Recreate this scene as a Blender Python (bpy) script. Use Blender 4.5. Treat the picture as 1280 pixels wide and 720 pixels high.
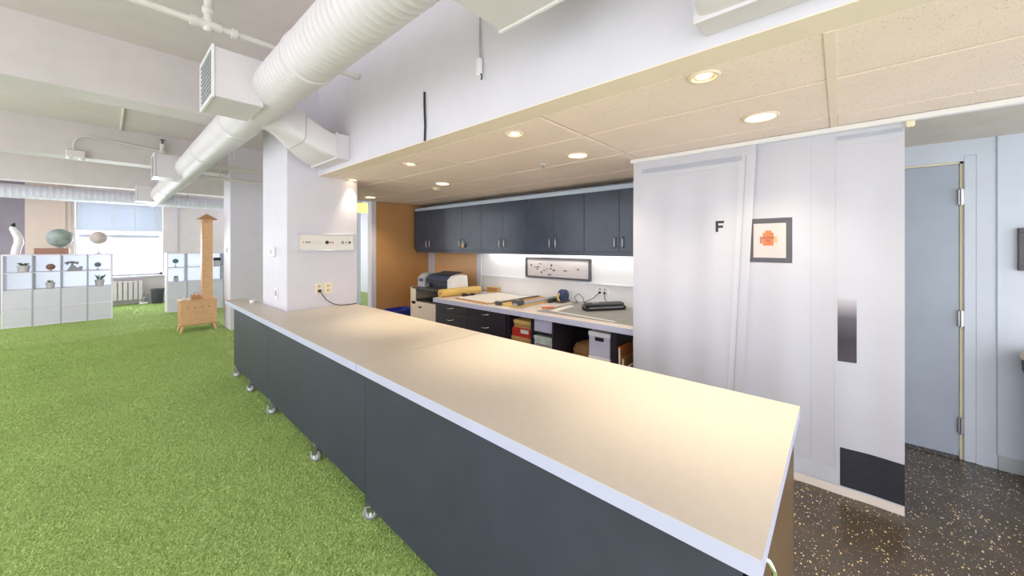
import bpy, math, random
import numpy as np
from mathutils import Vector
random.seed(7); rng = np.random.default_rng(7)
S = bpy.context.scene
COL = S.collection
for o in list(bpy.data.objects): bpy.data.objects.remove(o)

# ------------------------------------------------------------------ camera
# world: X runs across the counter to the back wall, Y along the counter to the windows
cam_d = bpy.data.cameras.new('camera'); cam = bpy.data.objects.new('camera', cam_d); COL.objects.link(cam)
FPX = 457.0
cam_d.sensor_width = 36; cam_d.lens = FPX*36/1280
cam_d.shift_y = -(360-307)/1280
cam_d.clip_start = .02
YAW = math.atan2(510, FPX)
cam.location = (0, 0, 1.5); cam.rotation_euler = (math.pi/2, 0, -YAW)
S.camera = cam
# ------------------------------------------------------------------ world and exposure
W = bpy.data.worlds.new('world'); S.world = W; W.use_nodes = True
bg = W.node_tree.nodes['Background']; bg.inputs[0].default_value = (.94, .945, 1, 1); bg.inputs[1].default_value = 1.65
S.view_settings.view_transform = 'Standard'; S.view_settings.look = 'None'
S.view_settings.gamma = 1; S.view_settings.use_curve_mapping = False
S.view_settings.exposure = .66
# daylight entering by the two far windows
for wx, e in ((.3, 135), (3.5, 110)):
    al = bpy.data.lights.new('window_daylight', 'AREA'); al.shape = 'RECTANGLE'; al.size = 1.5; al.size_y = 1.9; al.energy = e; al.color = (.84, .9, 1)
    ao = bpy.data.objects.new('window_daylight', al); COL.objects.link(ao); ao.location = (wx, 14.1, 1.75); ao.rotation_euler = (-math.pi/2, 0, 0)

# ------------------------------------------------------------------ materials
def lin(c):
    return tuple((v/12.92 if v <= .04045 else ((v+.055)/1.055)**2.4) for v in (q/255 for q in c))
MATS = {}
def mat(name, rgb, rough=.6, metal=0, vary=.06, scale=6, bump=0, bscale=60, emit=0, coat=0, spec=.5, aniso=None):
    """plain procedural surface: base colour with slight mottling and optional fine relief"""
    if name in MATS: return MATS[name]
    m = bpy.data.materials.new(name); m.use_nodes = True; MATS[name] = m
    nt = m.node_tree; b = nt.nodes['Principled BSDF']; L = nt.links
    c = lin(rgb)
    b.inputs['Roughness'].default_value = rough; b.inputs['Metallic'].default_value = metal
    b.inputs['Coat Weight'].default_value = coat; b.inputs['Specular IOR Level'].default_value = spec
    tc = nt.nodes.new('ShaderNodeTexCoord')
    src = tc.outputs['Object']
    if aniso:
        mp = nt.nodes.new('ShaderNodeMapping'); mp.inputs['Scale'].default_value = aniso
        L.new(src, mp.inputs[0]); src = mp.outputs[0]
    n = nt.nodes.new('ShaderNodeTexNoise'); n.inputs['Scale'].default_value = scale; n.inputs['Detail'].default_value = 4
    L.new(src, n.inputs['Vector'])
    r = nt.nodes.new('ShaderNodeValToRGB')
    r.color_ramp.elements[0].position = .3; r.color_ramp.elements[1].position = .7
    r.color_ramp.elements[0].color = tuple(max(0, v*(1-vary)) for v in c)+(1,)
    r.color_ramp.elements[1].color = tuple(min(1, v*(1+vary)) for v in c)+(1,)
    L.new(n.outputs['Fac'], r.inputs[0]); L.new(r.outputs[0], b.inputs['Base Color'])
    if bump:
        n2 = nt.nodes.new('ShaderNodeTexNoise'); n2.inputs['Scale'].default_value = bscale; n2.inputs['Detail'].default_value = 3
        L.new(src, n2.inputs['Vector'])
        bp = nt.nodes.new('ShaderNodeBump'); bp.inputs['Strength'].default_value = bump; bp.inputs['Distance'].default_value = .01
        L.new(n2.outputs['Fac'], bp.inputs['Height']); L.new(bp.outputs[0], b.inputs['Normal'])
    if emit:
        b.inputs['Emission Color'].default_value = c+(1,); b.inputs['Emission Strength'].default_value = emit
    return m
def wood(name, rgb, rough=.5, axis=(1, 14, 14)):
    return mat(name, rgb, rough, vary=.14, scale=5, aniso=axis, bump=.05, bscale=20)

PAINT = mat('white_paint', (220, 217, 225), .55, vary=.02, bump=.03)
CEILP = mat('ceiling_paint', (218, 208, 206), .7, vary=.03, bump=.05, bscale=30)
BEAMP = mat('beam_paint', (212, 204, 203), .6, vary=.03, bump=.05, bscale=25)
PLAST = mat('cream_plaster', (240, 226, 204), .7, vary=.02, bump=.04)
DUCT = mat('duct_paint', (220, 215, 219), .42, vary=.02)
DUCTG = mat('grey_duct_paint', (216, 216, 226), .5, vary=.02)
PIPE = mat('pipe_paint', (222, 218, 212), .45, vary=.02)
ORANGE = mat('orange_paint', (202, 152, 96), .55, vary=.05, scale=3)
ORANGE2 = mat('pale_orange_panel', (226, 178, 128), .45, vary=.05, scale=3)
WHITEW = mat('white_wall_paint', (234, 235, 238), .5, vary=.015)
GREYW = mat('cool_grey_wall', (210, 218, 230), .5, vary=.02)
DOORM = mat('grey_door_paint', (172, 182, 196), .45, vary=.03)
CREAM = mat('cream_trim', (244, 232, 200), .5, vary=.02)
TAN = mat('tan_wall', (224, 204, 194), .6, vary=.04, scale=2)
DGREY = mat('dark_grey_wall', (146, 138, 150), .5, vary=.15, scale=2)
TOPM = mat('beige_laminate', (206, 195, 181), .4, vary=.02, scale=30)
EDGEM = mat('white_edge_band', (194, 196, 220), .45, vary=.02)
PANEL = mat('charcoal_laminate', (60, 63, 78), .42, vary=.1, scale=5)
ENDW = wood('brown_laminate', (112, 88, 62), .35, (10, 10, 1))
CAB = mat('slate_laminate', (66, 76, 92), .24, vary=.12, scale=4)
CABD = mat('dark_espresso', (46, 40, 50), .35, vary=.1, scale=5)
STEEL = mat('brushed_steel', (196, 196, 198), .28, 1, vary=.05)
CHROME = mat('chrome', (225, 225, 228), .12, 1, vary=.02)
BLACK = mat('black_plastic', (30, 30, 33), .4, vary=.1)
DARKM = mat('dark_grey_plastic', (74, 76, 80), .45, vary=.1)
GREYP = mat('grey_plastic', (168, 170, 176), .45, vary=.05)
WPLAS = mat('white_plastic', (238, 238, 238), .4, vary=.01)
RUBB = mat('caster_tyre', (150, 152, 158), .5, vary=.05)
BEIGE = mat('beige_laminate_cart', (232, 214, 192), .45, vary=.03)
KRAFT = mat('kraft_paper', (196, 148, 92), .75, vary=.08, scale=12)
KRAFTY = mat('yellow_kraft', (226, 190, 110), .6, vary=.06, scale=12)
PAPER = mat('white_paper', (244, 240, 232), .7, vary=.02)
RED = mat('red_card', (206, 58, 44), .5, vary=.06)
ORCARD = mat('orange_card', (206, 124, 58), .6, vary=.08)
BLUE = mat('blue_plastic', (42, 62, 170), .4, vary=.06)
NAVY = mat('navy_plastic', (52, 66, 104), .4, vary=.1)
LAV = mat('lavender_card', (204, 202, 224), .6, vary=.04)
MINT = mat('mint_card', (190, 206, 200), .6, vary=.15, scale=25)
MATM = mat('grey_cutting_mat', (158, 156, 150), .6, vary=.06, scale=10)
PLY = wood('plywood', (228, 182, 136), .5, (2, 2, 18))
PLYD = wood('plywood_dark', (196, 142, 98), .5, (2, 2, 18))
SHELFW = mat('white_shelf_laminate', (240, 234, 244), .4, vary=.01)
SHELFD = mat('pale_grey_door', (223, 221, 233), .45, vary=.02)
SEAM = mat('shelf_edge_grey', (182, 184, 190), .5, vary=.02)
POT = mat('pale_concrete_pot', (206, 204, 202), .7, vary=.06)
LEAF = mat('leaf_green', (98, 120, 88), .55, vary=.2, scale=30)
SOIL = mat('soil', (70, 58, 48), .9, vary=.2, scale=40)
GLOBEB = mat('globe_blue_green', (150, 164, 160), .4, vary=.3, scale=8)
GLOBEP = mat('globe_pale_pink', (212, 198, 194), .45, vary=.08, scale=10)
GLOBER = mat('globe_rust', (150, 108, 88), .4, vary=.25, scale=30)
GLOBEN = mat('globe_slate', (112, 128, 142), .4, vary=.25, scale=30)
GLOBET = mat('globe_teal', (84, 138, 146), .4, vary=.25, scale=30)
SCULP = mat('grey_cast_metal', (150, 148, 152), .4, .3, vary=.1)
BROWNB = mat('brown_box', (172, 128, 110), .6, vary=.08)
BLIND = mat('white_blind', (218, 226, 240), .5, vary=.02)
RADI = mat('radiator_enamel', (238, 228, 236), .35, vary=.02)
BINM = mat('dark_bin', (84, 84, 96), .5, vary=.1)
FRAMEG = mat('dark_grey_frame', (82, 80, 88), .35, vary=.06)
ARTP = mat('art_paper', (206, 200, 200), .6, vary=.02)
INK = mat('dark_ink', (64, 62, 66), .6, vary=.2)
INKO = mat('orange_ink', (222, 122, 78), .6, vary=.15, scale=40)
INKR = mat('rust_ink', (176, 110, 88), .6, vary=.2)
INKB = mat('blue_ink', (90, 120, 160), .6, vary=.2)
KICK = mat('kick_plate_print', (44, 44, 56), .7, vary=.2, scale=8, aniso=(1, 2, 14))
def mk_push():
    m = mat('push_plate_print', (92, 90, 100), .65, vary=.2, scale=14)
    nt = m.node_tree; b = nt.nodes['Principled BSDF']; L = nt.links
    tc = nt.nodes.new('ShaderNodeTexCoord'); sp = nt.nodes.new('ShaderNodeSeparateXYZ'); L.new(tc.outputs['Object'], sp.inputs[0])
    r = nt.nodes.new('ShaderNodeValToRGB'); mr = nt.nodes.new('ShaderNodeMapRange'); mr.inputs[1].default_value = .75; mr.inputs[2].default_value = 1.13
    e = r.color_ramp.elements; e[0].color = lin((74, 68, 78))+(1,); e[1].color = lin((196, 192, 200))+(1,)
    k = e.new(.35); k.color = lin((58, 54, 64))+(1,)
    k = e.new(.7); k.color = lin((96, 92, 104))+(1,)
    L.new(sp.outputs['Z'], mr.inputs[0]); L.new(mr.outputs[0], r.inputs[0]); L.new(r.outputs[0], b.inputs['Base Color'])
    return m
PUSH = mk_push()
PRINTG = mat('door_frame_print', (205, 208, 218), .8, vary=.04)
PRINTS = mat('door_frame_print_dark', (178, 184, 198), .8, vary=.06)
HEM = mat('curtain_hem', (236, 226, 216), .8, vary=.02)
YELLOW = mat('yellow_lamp_shade', (250, 222, 120), .5, emit=.9)
LAMPW = mat('warm_lamp_lens', (255, 226, 170), .4, emit=9)
TUBE = mat('cool_tube', (255, 250, 240), .4, emit=10)
CORDB = mat('black_cord', (40, 36, 38), .5)

def mk_tile():
    m = mat('ceiling_tile', (248, 230, 214), .85, vary=.03, scale=3)
    nt = m.node_tree; b = nt.nodes['Principled BSDF']; L = nt.links
    old = b.inputs['Base Color'].links[0].from_socket
    tc = nt.nodes.new('ShaderNodeTexCoord')
    n = nt.nodes.new('ShaderNodeTexNoise'); n.inputs['Scale'].default_value = 150; n.inputs['Detail'].default_value = 1
    L.new(tc.outputs['Object'], n.inputs['Vector'])
    r = nt.nodes.new('ShaderNodeValToRGB'); r.color_ramp.elements[0].position = .66; r.color_ramp.elements[1].position = .72
    L.new(n.outputs['Fac'], r.inputs[0])
    mx = nt.nodes.new('ShaderNodeMix'); mx.data_type = 'RGBA'
    L.new(r.outputs[0], mx.inputs['Factor']); L.new(old, mx.inputs[6]); mx.inputs[7].default_value = lin((204, 186, 158))+(1,)
    L.new(mx.outputs[2], b.inputs['Base Color'])
    return m
TILE = mk_tile()

def mk_turf(name, island=False, k_=1.0):
    lin2 = lambda c: tuple(v*k_ for v in lin(c))
    m = mat(name, (118, 164, 66), .8, vary=.2, scale=3)
    nt = m.node_tree; b = nt.nodes['Principled BSDF']; L = nt.links
    b.inputs['Specular IOR Level'].default_value = .2
    tc = nt.nodes.new('ShaderNodeTexCoord')
    r = nt.nodes.new('ShaderNodeValToRGB')
    e = r.color_ramp.elements; e[0].position = .0; e[1].position = 1
    e[0].color = lin2((164, 194, 104))+(1,); e[1].color = lin2((210, 230, 156))+(1,)
    k = e.new(.5); k.color = lin2((188, 214, 128))+(1,)
    if island:
        g = nt.nodes.new('ShaderNodeNewGeometry'); L.new(g.outputs['Random Per Island'], r.inputs[0])
    else:
        n = nt.nodes.new('ShaderNodeTexNoise'); n.inputs['Scale'].default_value = 85; n.inputs['Detail'].default_value = 3
        L.new(tc.outputs['Object'], n.inputs['Vector'])
        mr = nt.nodes.new('ShaderNodeMapRange'); mr.inputs[1].default_value = .3; mr.inputs[2].default_value = .7
        L.new(n.outputs['Fac'], mr.inputs[0]); L.new(mr.outputs[0], r.inputs[0])
        bp = nt.nodes.new('ShaderNodeBump'); bp.inputs['Strength'].default_value = .6; bp.inputs['Distance'].default_value = .02
        L.new(n.outputs['Fac'], bp.inputs['Height']); L.new(bp.outputs[0], b.inputs['Normal'])
    # soft broad patches where the pile lies differently
    n3 = nt.nodes.new('ShaderNodeTexNoise'); n3.inputs['Scale'].default_value = 1.6; n3.inputs['Detail'].default_value = 2
    L.new(tc.outputs['Object'], n3.inputs['Vector'])
    hs = nt.nodes.new('ShaderNodeHueSaturation')
    mr3 = nt.nodes.new('ShaderNodeMapRange'); mr3.inputs[3].default_value = .88; mr3.inputs[4].default_value = 1.12
    L.new(n3.outputs['Fac'], mr3.inputs[0]); L.new(mr3.outputs[0], hs.inputs['Value'])
    L.new(r.outputs[0], hs.inputs['Color']); L.new(hs.outputs[0], b.inputs['Base Color'])
    return m
TURF = mk_turf('turf', False, .74); BLADE = mk_turf('turf_blade', True, .95)  # bare floor darker than the blades: their self-shading is put into its colour

def mk_speckle():
    m = mat('speckled_floor', (76, 67, 56), .22, vary=.2, scale=5)
    nt = m.node_tree; b = nt.nodes['Principled BSDF']; L = nt.links
    cur = b.inputs['Base Color'].links[0].from_socket
    tc = nt.nodes.new('ShaderNodeTexCoord')
    for sc, th, c in ((38, .16, (226, 196, 132)), (58, .15, (236, 228, 214)), (85, .15, (190, 150, 96))):
        mp = nt.nodes.new('ShaderNodeMapping'); mp.inputs['Scale'].default_value = (1, 1.7, 1); mp.inputs['Rotation'].default_value = (0, 0, sc*.1)
        L.new(tc.outputs['Object'], mp.inputs[0])
        v = nt.nodes.new('ShaderNodeTexVoronoi'); v.inputs['Scale'].default_value = sc; v.inputs['Randomness'].default_value = 1
        L.new(mp.outputs[0], v.inputs['Vector'])
        wn = nt.nodes.new('ShaderNodeSeparateColor'); L.new(v.outputs['Color'], wn.inputs[0])
        ml = nt.nodes.new('ShaderNodeMath'); ml.operation = 'MULTIPLY'; ml.inputs[1].default_value = th*1.9
        L.new(wn.outputs[0], ml.inputs[0])
        lt = nt.nodes.new('ShaderNodeMath'); lt.operation = 'LESS_THAN'
        L.new(v.outputs['Distance'], lt.inputs[0]); L.new(ml.outputs[0], lt.inputs[1])
        g2 = nt.nodes.new('ShaderNodeMath'); g2.operation = 'GREATER_THAN'; g2.inputs[1].default_value = .45
        L.new(wn.outputs[1], g2.inputs[0])
        mm = nt.nodes.new('ShaderNodeMath'); mm.operation = 'MULTIPLY'
        L.new(lt.outputs[0], mm.inputs[0]); L.new(g2.outputs[0], mm.inputs[1])
        mx = nt.nodes.new('ShaderNodeMix'); mx.data_type = 'RGBA'
        L.new(mm.outputs[0], mx.inputs['Factor']); L.new(cur, mx.inputs[6]); mx.inputs[7].default_value = lin(c)+(1,)
        cur = mx.outputs[2]
    L.new(cur, b.inputs['Base Color'])
    return m
SPECK = mk_speckle()

def mk_cloth():
    m = mat('curtain_cloth', (216, 217, 228), .85, vary=.015)
    nt = m.node_tree; b = nt.nodes['Principled BSDF']; L = nt.links
    t = nt.nodes.new('ShaderNodeBsdfTranslucent'); t.inputs[0].default_value = lin((214, 214, 222))+(1,)
    mx = nt.nodes.new('ShaderNodeMixShader'); mx.inputs[0].default_value = .18
    L.new(b.outputs[0], mx.inputs[1]); L.new(t.outputs[0], mx.inputs[2])
    L.new(mx.outputs[0], nt.nodes['Material Output'].inputs['Surface'])
    return m
CLOTH = mk_cloth()
def mk_glass():
    m = bpy.data.materials.new('window_glass'); m.use_nodes = True
    nt = m.node_tree; nt.nodes.remove(nt.nodes['Principled BSDF'])
    g = nt.nodes.new('ShaderNodeBsdfGlossy'); g.inputs['Roughness'].default_value = .05
    t = nt.nodes.new('ShaderNodeBsdfTransparent'); mx = nt.nodes.new('ShaderNodeMixShader'); mx.inputs[0].default_value = .07
    nt.links.new(t.outputs[0], mx.inputs[1]); nt.links.new(g.outputs[0], mx.inputs[2])
    nt.links.new(mx.outputs[0], nt.nodes['Material Output'].inputs[0])
    return m
GLASS = mk_glass()
def mk_opal():
    m = mat('opal_panel', (244, 246, 250), .5, vary=.01)
    nt = m.node_tree; b = nt.nodes['Principled BSDF']
    t = nt.nodes.new('ShaderNodeBsdfTranslucent'); t.inputs[0].default_value = (.93, .95, 1, 1)
    mx = nt.nodes.new('ShaderNodeMixShader'); mx.inputs[0].default_value = .6
    nt.links.new(b.outputs[0], mx.inputs[1]); nt.links.new(t.outputs[0], mx.inputs[2])
    nt.links.new(mx.outputs[0], nt.nodes['Material Output'].inputs['Surface'])
    return m
OPAL = mk_opal()

# ------------------------------------------------------------------ mesh helpers
def frame_bars(mb, axis, lo, hi, a0, a1, z0, z1, e, b=0):
    """four bars of a rectangular frame, mitre-free and without overlaps; axis is the wall normal"""
    for (p, q, c, d) in ((a0, a1, z0, z0+e), (a0, a1, z1-e, z1), (a0, a0+e, z0+e, z1-e), (a1-e, a1, z0+e, z1-e)):
        if axis == 'x': mb.box(lo, hi, p, q, c, d, b=b)
        else: mb.box(p, q, lo, hi, c, d, b=b)
    return mb
class MB:
    def __init__(s): s.v = []; s.f = []; s.sm = []
    def add(s, vs, fs, smooth=False):
        n = len(s.v); s.v += [tuple(p) for p in vs]; s.f += [tuple(i+n for i in f) for f in fs]; s.sm += [smooth]*len(fs)
        return s
    def box(s, x0, x1, y0, y1, z0, z1, b=0):
        if x0 > x1: x0, x1 = x1, x0
        if y0 > y1: y0, y1 = y1, y0
        if z0 > z1: z0, z1 = z1, z0
        if not b:
            return s.add([(x0,y0,z0),(x1,y0,z0),(x1,y1,z0),(x0,y1,z0),(x0,y0,z1),(x1,y0,z1),(x1,y1,z1),(x0,y1,z1)],
                  [(0,3,2,1),(4,5,6,7),(0,1,5,4),(1,2,6,5),(2,3,7,6),(3,0,4,7)])
        b = min(b, (x1-x0)*.45, (y1-y0)*.45, (z1-z0)*.45)
        X = (x0, x1); Y = (y0, y1); Z = (z0, z1); sg = (1, -1); vs = []; ix = {}
        for i in (0, 1):
            for j in (0, 1):
                for k in (0, 1):
                    p = (X[i], Y[j], Z[k])
                    for a in range(3):
                        q = [p[0]+sg[i]*b, p[1]+sg[j]*b, p[2]+sg[k]*b]; q[a] = p[a]
                        ix[i, j, k, a] = len(vs); vs.append(tuple(q))
        fs = []
        for a in range(3):
            o1, o2 = [(1, 2), (2, 0), (0, 1)][a]
            for e in (0, 1):
                lp = []
                for (p, q) in ((0, 0), (1, 0), (1, 1), (0, 1)):
                    t = [0, 0, 0]; t[a] = e; t[o1] = p; t[o2] = q; lp.append(ix[t[0], t[1], t[2], a])
                fs.append(tuple(lp if e else lp[::-1]))
        for a in range(3):
            o1, o2 = [(1, 2), (2, 0), (0, 1)][a]
            for p in (0, 1):
                for q in (0, 1):
                    t0 = [0, 0, 0]; t0[o1] = p; t0[o2] = q; t1 = list(t0); t1[a] = 1
                    l = [ix[(*t0, o1)], ix[(*t1, o1)], ix[(*t1, o2)], ix[(*t0, o2)]]
                    fs.append(tuple(l if p == q else l[::-1]) if p != q else tuple(l[::-1]))
        for i in (0, 1):
            for j in (0, 1):
                for k in (0, 1):
                    l = [ix[i, j, k, a] for a in range(3)]
                    fs.append(tuple(l if (i+j+k) % 2 else l[::-1]))
        return s.add(vs, fs)
    def rings(s, R, close=True, cap=True, smooth=True):
        n = len(R[0]); vs = [p for r in R for p in r]; fs = []
        for i in range(len(R)-1):
            for j in range(n if close else n-1):
                a = i*n+j; b = i*n+(j+1) % n
                fs.append((a, b, b+n, a+n))
        s.add(vs, fs, smooth)
        if cap:
            s.add(R[0], [tuple(range(n))[::-1]]); s.add(R[-1], [tuple(range(n))])
        return s
    def cyl(s, p0, p1, r0, r1=None, n=16, cap=True, smooth=True):
        return s.tube([p0, p1], [r0, r0 if r1 is None else r1], n, cap, smooth)
    def tube(s, pts, r, n=10, cap=True, smooth=True):
        pts = [Vector(p) for p in pts]; R = []
        if not hasattr(r, '__len__'): r = [r]*len(pts)
        up = None
        for i, p in enumerate(pts):
            d = (pts[min(i+1, len(pts)-1)]-pts[max(i-1, 0)]).normalized()
            if up is None: up = Vector((0, 0, 1)) if abs(d.z) < .9 else Vector((1, 0, 0))
            a = d.cross(up).normalized(); b = a.cross(d).normalized(); up = b
            R.append([tuple(p+a*(r[i]*math.cos(t))+b*(r[i]*math.sin(t))) for t in (2*math.pi*k/n for k in range(n))])
        return s.rings(R, True, cap, smooth)
    def lathe(s, c, prof, n=20, cap=True, smooth=True, axis='z'):
        R = []
        for r, h in prof:
            ring = []
            for k in range(n):
                t = 2*math.pi*k/n; a, b = r*math.cos(t), r*math.sin(t)
                ring.append({'z': (c[0]+a, c[1]+b, c[2]+h), 'y': (c[0]+b, c[1]+h, c[2]+a), 'x': (c[0]+h, c[1]+a, c[2]+b)}[axis])
            R.append(ring)
        return s.rings(R, True, cap, smooth)
    def sphere(s, c, r, n=20, m=12, sc=(1, 1, 1)):
        R = []
        for i in range(m+1):
            t = math.pi*(.02+.96*i/m)
            R.append([(c[0]+sc[0]*r*math.sin(t)*math.cos(2*math.pi*k/n), c[1]+sc[1]*r*math.sin(t)*math.sin(2*math.pi*k/n), c[2]-sc[2]*r*math.cos(t)) for k in range(n)])
        return s.rings(R)
    def prism(s, poly, axis, a, b):
        def P(u, v, w): return {'x': (w, u, v), 'y': (u, w, v), 'z': (u, v, w)}[axis]
        n = len(poly)
        vs = [P(u, v, a) for u, v in poly]+[P(u, v, b) for u, v in poly]
        return s.add(vs, [tuple(range(n))[::-1], tuple(range(n, 2*n))]+[(i, (i+1) % n, (i+1) % n+n, i+n) for i in range(n)])
    def rot(s, c, ang):
        ca, sa = math.cos(ang), math.sin(ang)
        s.v = [(c[0]+(x-c[0])*ca-(y-c[1])*sa, c[1]+(x-c[0])*sa+(y-c[1])*ca, z) for x, y, z in s.v]; return s
    def build(s, name, m, parent=None, kind=None, fix=True):
        off = Vector((0, 0, 0)); p = parent
        while p: off = off+p.location; p = p.parent
        me = bpy.data.meshes.new(name)
        me.from_pydata([(x-off.x, y-off.y, z-off.z) for x, y, z in s.v], [], s.f)
        me.polygons.foreach_set('use_smooth', s.sm)
        me.materials.append(m); me.update()
        if fix:
            import bmesh
            bm = bmesh.new(); bm.from_mesh(me); bmesh.ops.recalc_face_normals(bm, faces=bm.faces); bm.to_mesh(me); bm.free()
        o = bpy.data.objects.new(name, me); COL.objects.link(o)
        if parent: o.parent = parent
        if kind: o['kind'] = kind
        return o
def B(*a, **k): return MB().box(*a, **k)
def tag(o, label, cat, group=None):
    o['label'] = label; o['category'] = cat
    if group: o['group'] = group
    return o
def thing(name, label, cat, loc, group=None):
    o = bpy.data.objects.new(name, None); COL.objects.link(o); o.location = loc; o.empty_display_size = .1
    return tag(o, label, cat, group)
def struct(name, mb, m, label=None, cat=None, parent=None):
    o = mb.build(name, m, parent)
    o['kind'] = 'structure'
    if label and not parent: tag(o, label, cat)
    return o
def copy_tree(o, delta=(0, 0, 0), parent=None):
    c = o.copy(); COL.objects.link(c); c.parent = parent
    if parent is None: c.location = o.location+Vector(delta)
    for ch in o.children: copy_tree(ch, parent=c)
    return c
def arc(c, r, a0, a1, n, plane='xz'):
    out = []
    for i in range(n+1):
        a = math.radians(a0+(a1-a0)*i/n); u, v = r*math.cos(a), r*math.sin(a)
        out.append({'xz': (c[0]+u, c[1], c[2]+v), 'yz': (c[0], c[1]+u, c[2]+v), 'xy': (c[0]+u, c[1]+v, c[2])}[plane])
    return out

# ================================================================== THE SETTING
ZC = 3.28          # slab ceiling
ZD = 2.215         # dropped ceiling
XW = 4.0           # back wall
YW = 13.6          # window wall
XS = 1.47          # soffit face
YO = 5.62          # orange end wall
turf = struct('floor', B(-2.9, 1.5, -2.2, 14, -.06, 0), TURF, 'green artificial turf floor stretching towards the windows', 'turf floor')
struct('floor', B(1.5, 7, 6.6, 14, -.06, 0), TURF, 'green artificial turf floor behind the orange wall', 'turf floor')
struct('floor', B(1.5, 4.2, -2.2, 6.6, -.06, 0), SPECK, 'dark speckled floor beside the curtain and grey door', 'floor')
struct('ceiling', B(-2.9, 7, -2.2, 14, ZC, ZC+.15), CEILP, 'painted concrete ceiling above the ducts and beams', 'ceiling')

# soffit above the counter: vertical white face and plaster margin
sof = struct('wall_soffit', B(XS, XS+.12, -2.2, YO, ZD+.004, ZC), PAINT, 'white bulkhead wall over the long counter', 'bulkhead')
struct('trim_1', B(XS+.0005, 1.615, -2.2, YO, ZD, ZD+.004).box(XS+.1205, 1.615, -2.2, YO, ZD+.004, ZD+.05), PLAST, 'cream plaster margin along the bulkhead underside', 'plaster edge')
struct('wall_soffit_return', B(XS+.12, 4.1, YO, YO+.1, ZD, ZC), PAINT, 'white return wall above the orange wall', 'wall')
# dropped ceiling: tiles and grid
dc = struct('ceiling', B(1.6, 4.1, -2.2, YO, ZD+.06, ZD+.09), CEILP, 'dropped tile ceiling with recessed lamps above the counter', 'tile ceiling')
XT = [1.615, 2.09, 2.70, 3.31, 3.95]; YT = [-2.2]+[.025+1.215*k for k in range(-1, 5)]+[YO]
for i in range(4):
    for j in range(len(YT)-1):
        if YT[j+1] < 1.3 and i >= 2: continue
        g = .010
        x1 = XT[i+1]-g
        if i == 1 and YT[j+1] < 1.3: x1 = 2.69
        B(XT[i]+g, x1, YT[j]+g, YT[j+1]-g, ZD+.001, ZD+.02, b=.004).build('ceiling_tile', TILE, dc)
for x in XT[1:-1]:
    B(x-.007, x+.007, -2.2 if x < 2.75 else 1.24, YO, ZD+.018, ZD+.05).build('grid_bar', PLAST, dc)
for j, y in enumerate(YT[1:-1]):
    w = .016 if abs(y-.025) < .01 else .007
    B(1.615, 3.95 if y > 1.1 else 2.93, y-w, y+w, ZD+(-.003 if w > .01 else .018), ZD+.05).build('grid_bar', PLAST, dc)
for j in range(2):
    B(2.706, 2.93, YT[j]+.006, YT[j+1]-.016, ZD+.001, ZD+.02, b=.004).build('ceiling_tile', TILE, dc)
B(2.706, 2.93, YT[2]+.016, YT[3]-.006, ZD+.001, ZD+.02, b=.004).build('ceiling_tile', TILE, dc)
struct('ceiling', B(2.965, XW, -2.2, 1.22, ZD+.02, ZD+.05), mat('grey_plaster', (206, 200, 188), .7), 'plain grey plaster ceiling over the door passage', 'ceiling')

# back wall, door wall
struct('wall_back', B(XW, XW+.12, .4, YO, 0, ZD+.05), WHITEW, 'white back wall above the work counter', 'wall')
wr = struct('wall_right', B(XW, XW+.12, -2.2, -.70, 0, ZD+.05).box(XW, XW+.12, -.70, .4, 2.13, ZD+.05), GREYW, 'cool grey wall beside the grey door', 'wall')
B(XW-.006, XW, -.79, -.785, .1, ZD+.02).build('panel_joint', DOORM, wr)
struct('baseboard_right', B(XW-.012, XW, -2.2, -.79, 0, .1, b=.003), mat('grey_vinyl_base', (188, 192, 196), .5), 'grey vinyl baseboard under the cool grey wall', 'baseboard')
d1 = struct('door_1', B(XW+.012, XW+.05, -.625, .33, .02, 2.075, b=.003), DOORM, 'grey flush door half hidden behind the curtain', 'door')
B(XW, XW+.09, -.70, -.645, 0, 2.13, b=.004).box(XW, XW+.09, -.645, .4, 2.09, 2.13).build('door_frame', GREYW, d1)
B(XW+.02, XW+.1, -.645, -.63, 0, 2.09).box(XW+.02, XW+.1, -.645, .4, 2.077, 2.09).build('door_stop', CREAM, d1)
for z in (1.84, .99, .24):
    h = B(XW-.006, XW+.012, -.648, -.618, z-.055, z+.055, b=.003).cyl((XW-.008, -.633, z-.058), (XW-.008, -.633, z+.058), .008).build('hinge', STEEL, d1)
struct('wall_behind_door', B(4.3, 4.4, -1, 1, 0, 2.4), GREYW, 'plain wall hidden behind the grey door', 'wall')
# orange end wall with white end cap
ow = struct('wall_orange', B(2.955, XW, YO, YO+.1, 0, ZD+.05), ORANGE, 'orange painted end wall beside the printer', 'wall')
struct('trim_2', B(2.87, 2.955, YO-.01, YO+.11, 0, ZD+.02, b=.003), PAINT, 'white corner post at the end of the orange wall', 'corner post')
struct('trim_3', B(XW-.03, XW, 5.43, YO, .05, 1.43, b=.003), PAINT, 'white strip between orange wall and pale orange panel', 'trim strip')
struct('wall_panel', B(XW-.015, XW, 4.315, 5.43, .05, 1.40), ORANGE2, 'pale orange panel on the back wall under the cabinets', 'wall panel')
struct('trim_4', B(XW-.03, XW, 4.215, 4.315, .05, 1.43, b=.003), PAINT, 'white post edging the pale orange panel', 'trim strip')
struct('trim_5', B(XW-.022, XW, .5, 4.215, .79, 1.03, b=.003).box(XW-.04, XW, .5, 4.215, 1.03, 1.045, b=.003), WHITEW, 'white backsplash ledge along the work counter', 'backsplash')

# side of the room that is all glass: slim mullions between floor and ceiling
for k in range(8):
    struct('trim_9', B(-2.9, -2.8, -2.2+2.2*k, -2.12+2.2*k, 0, ZC, b=.004), WPLAS, 'white window mullion on the glazed side of the turf', 'mullion')
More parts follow.
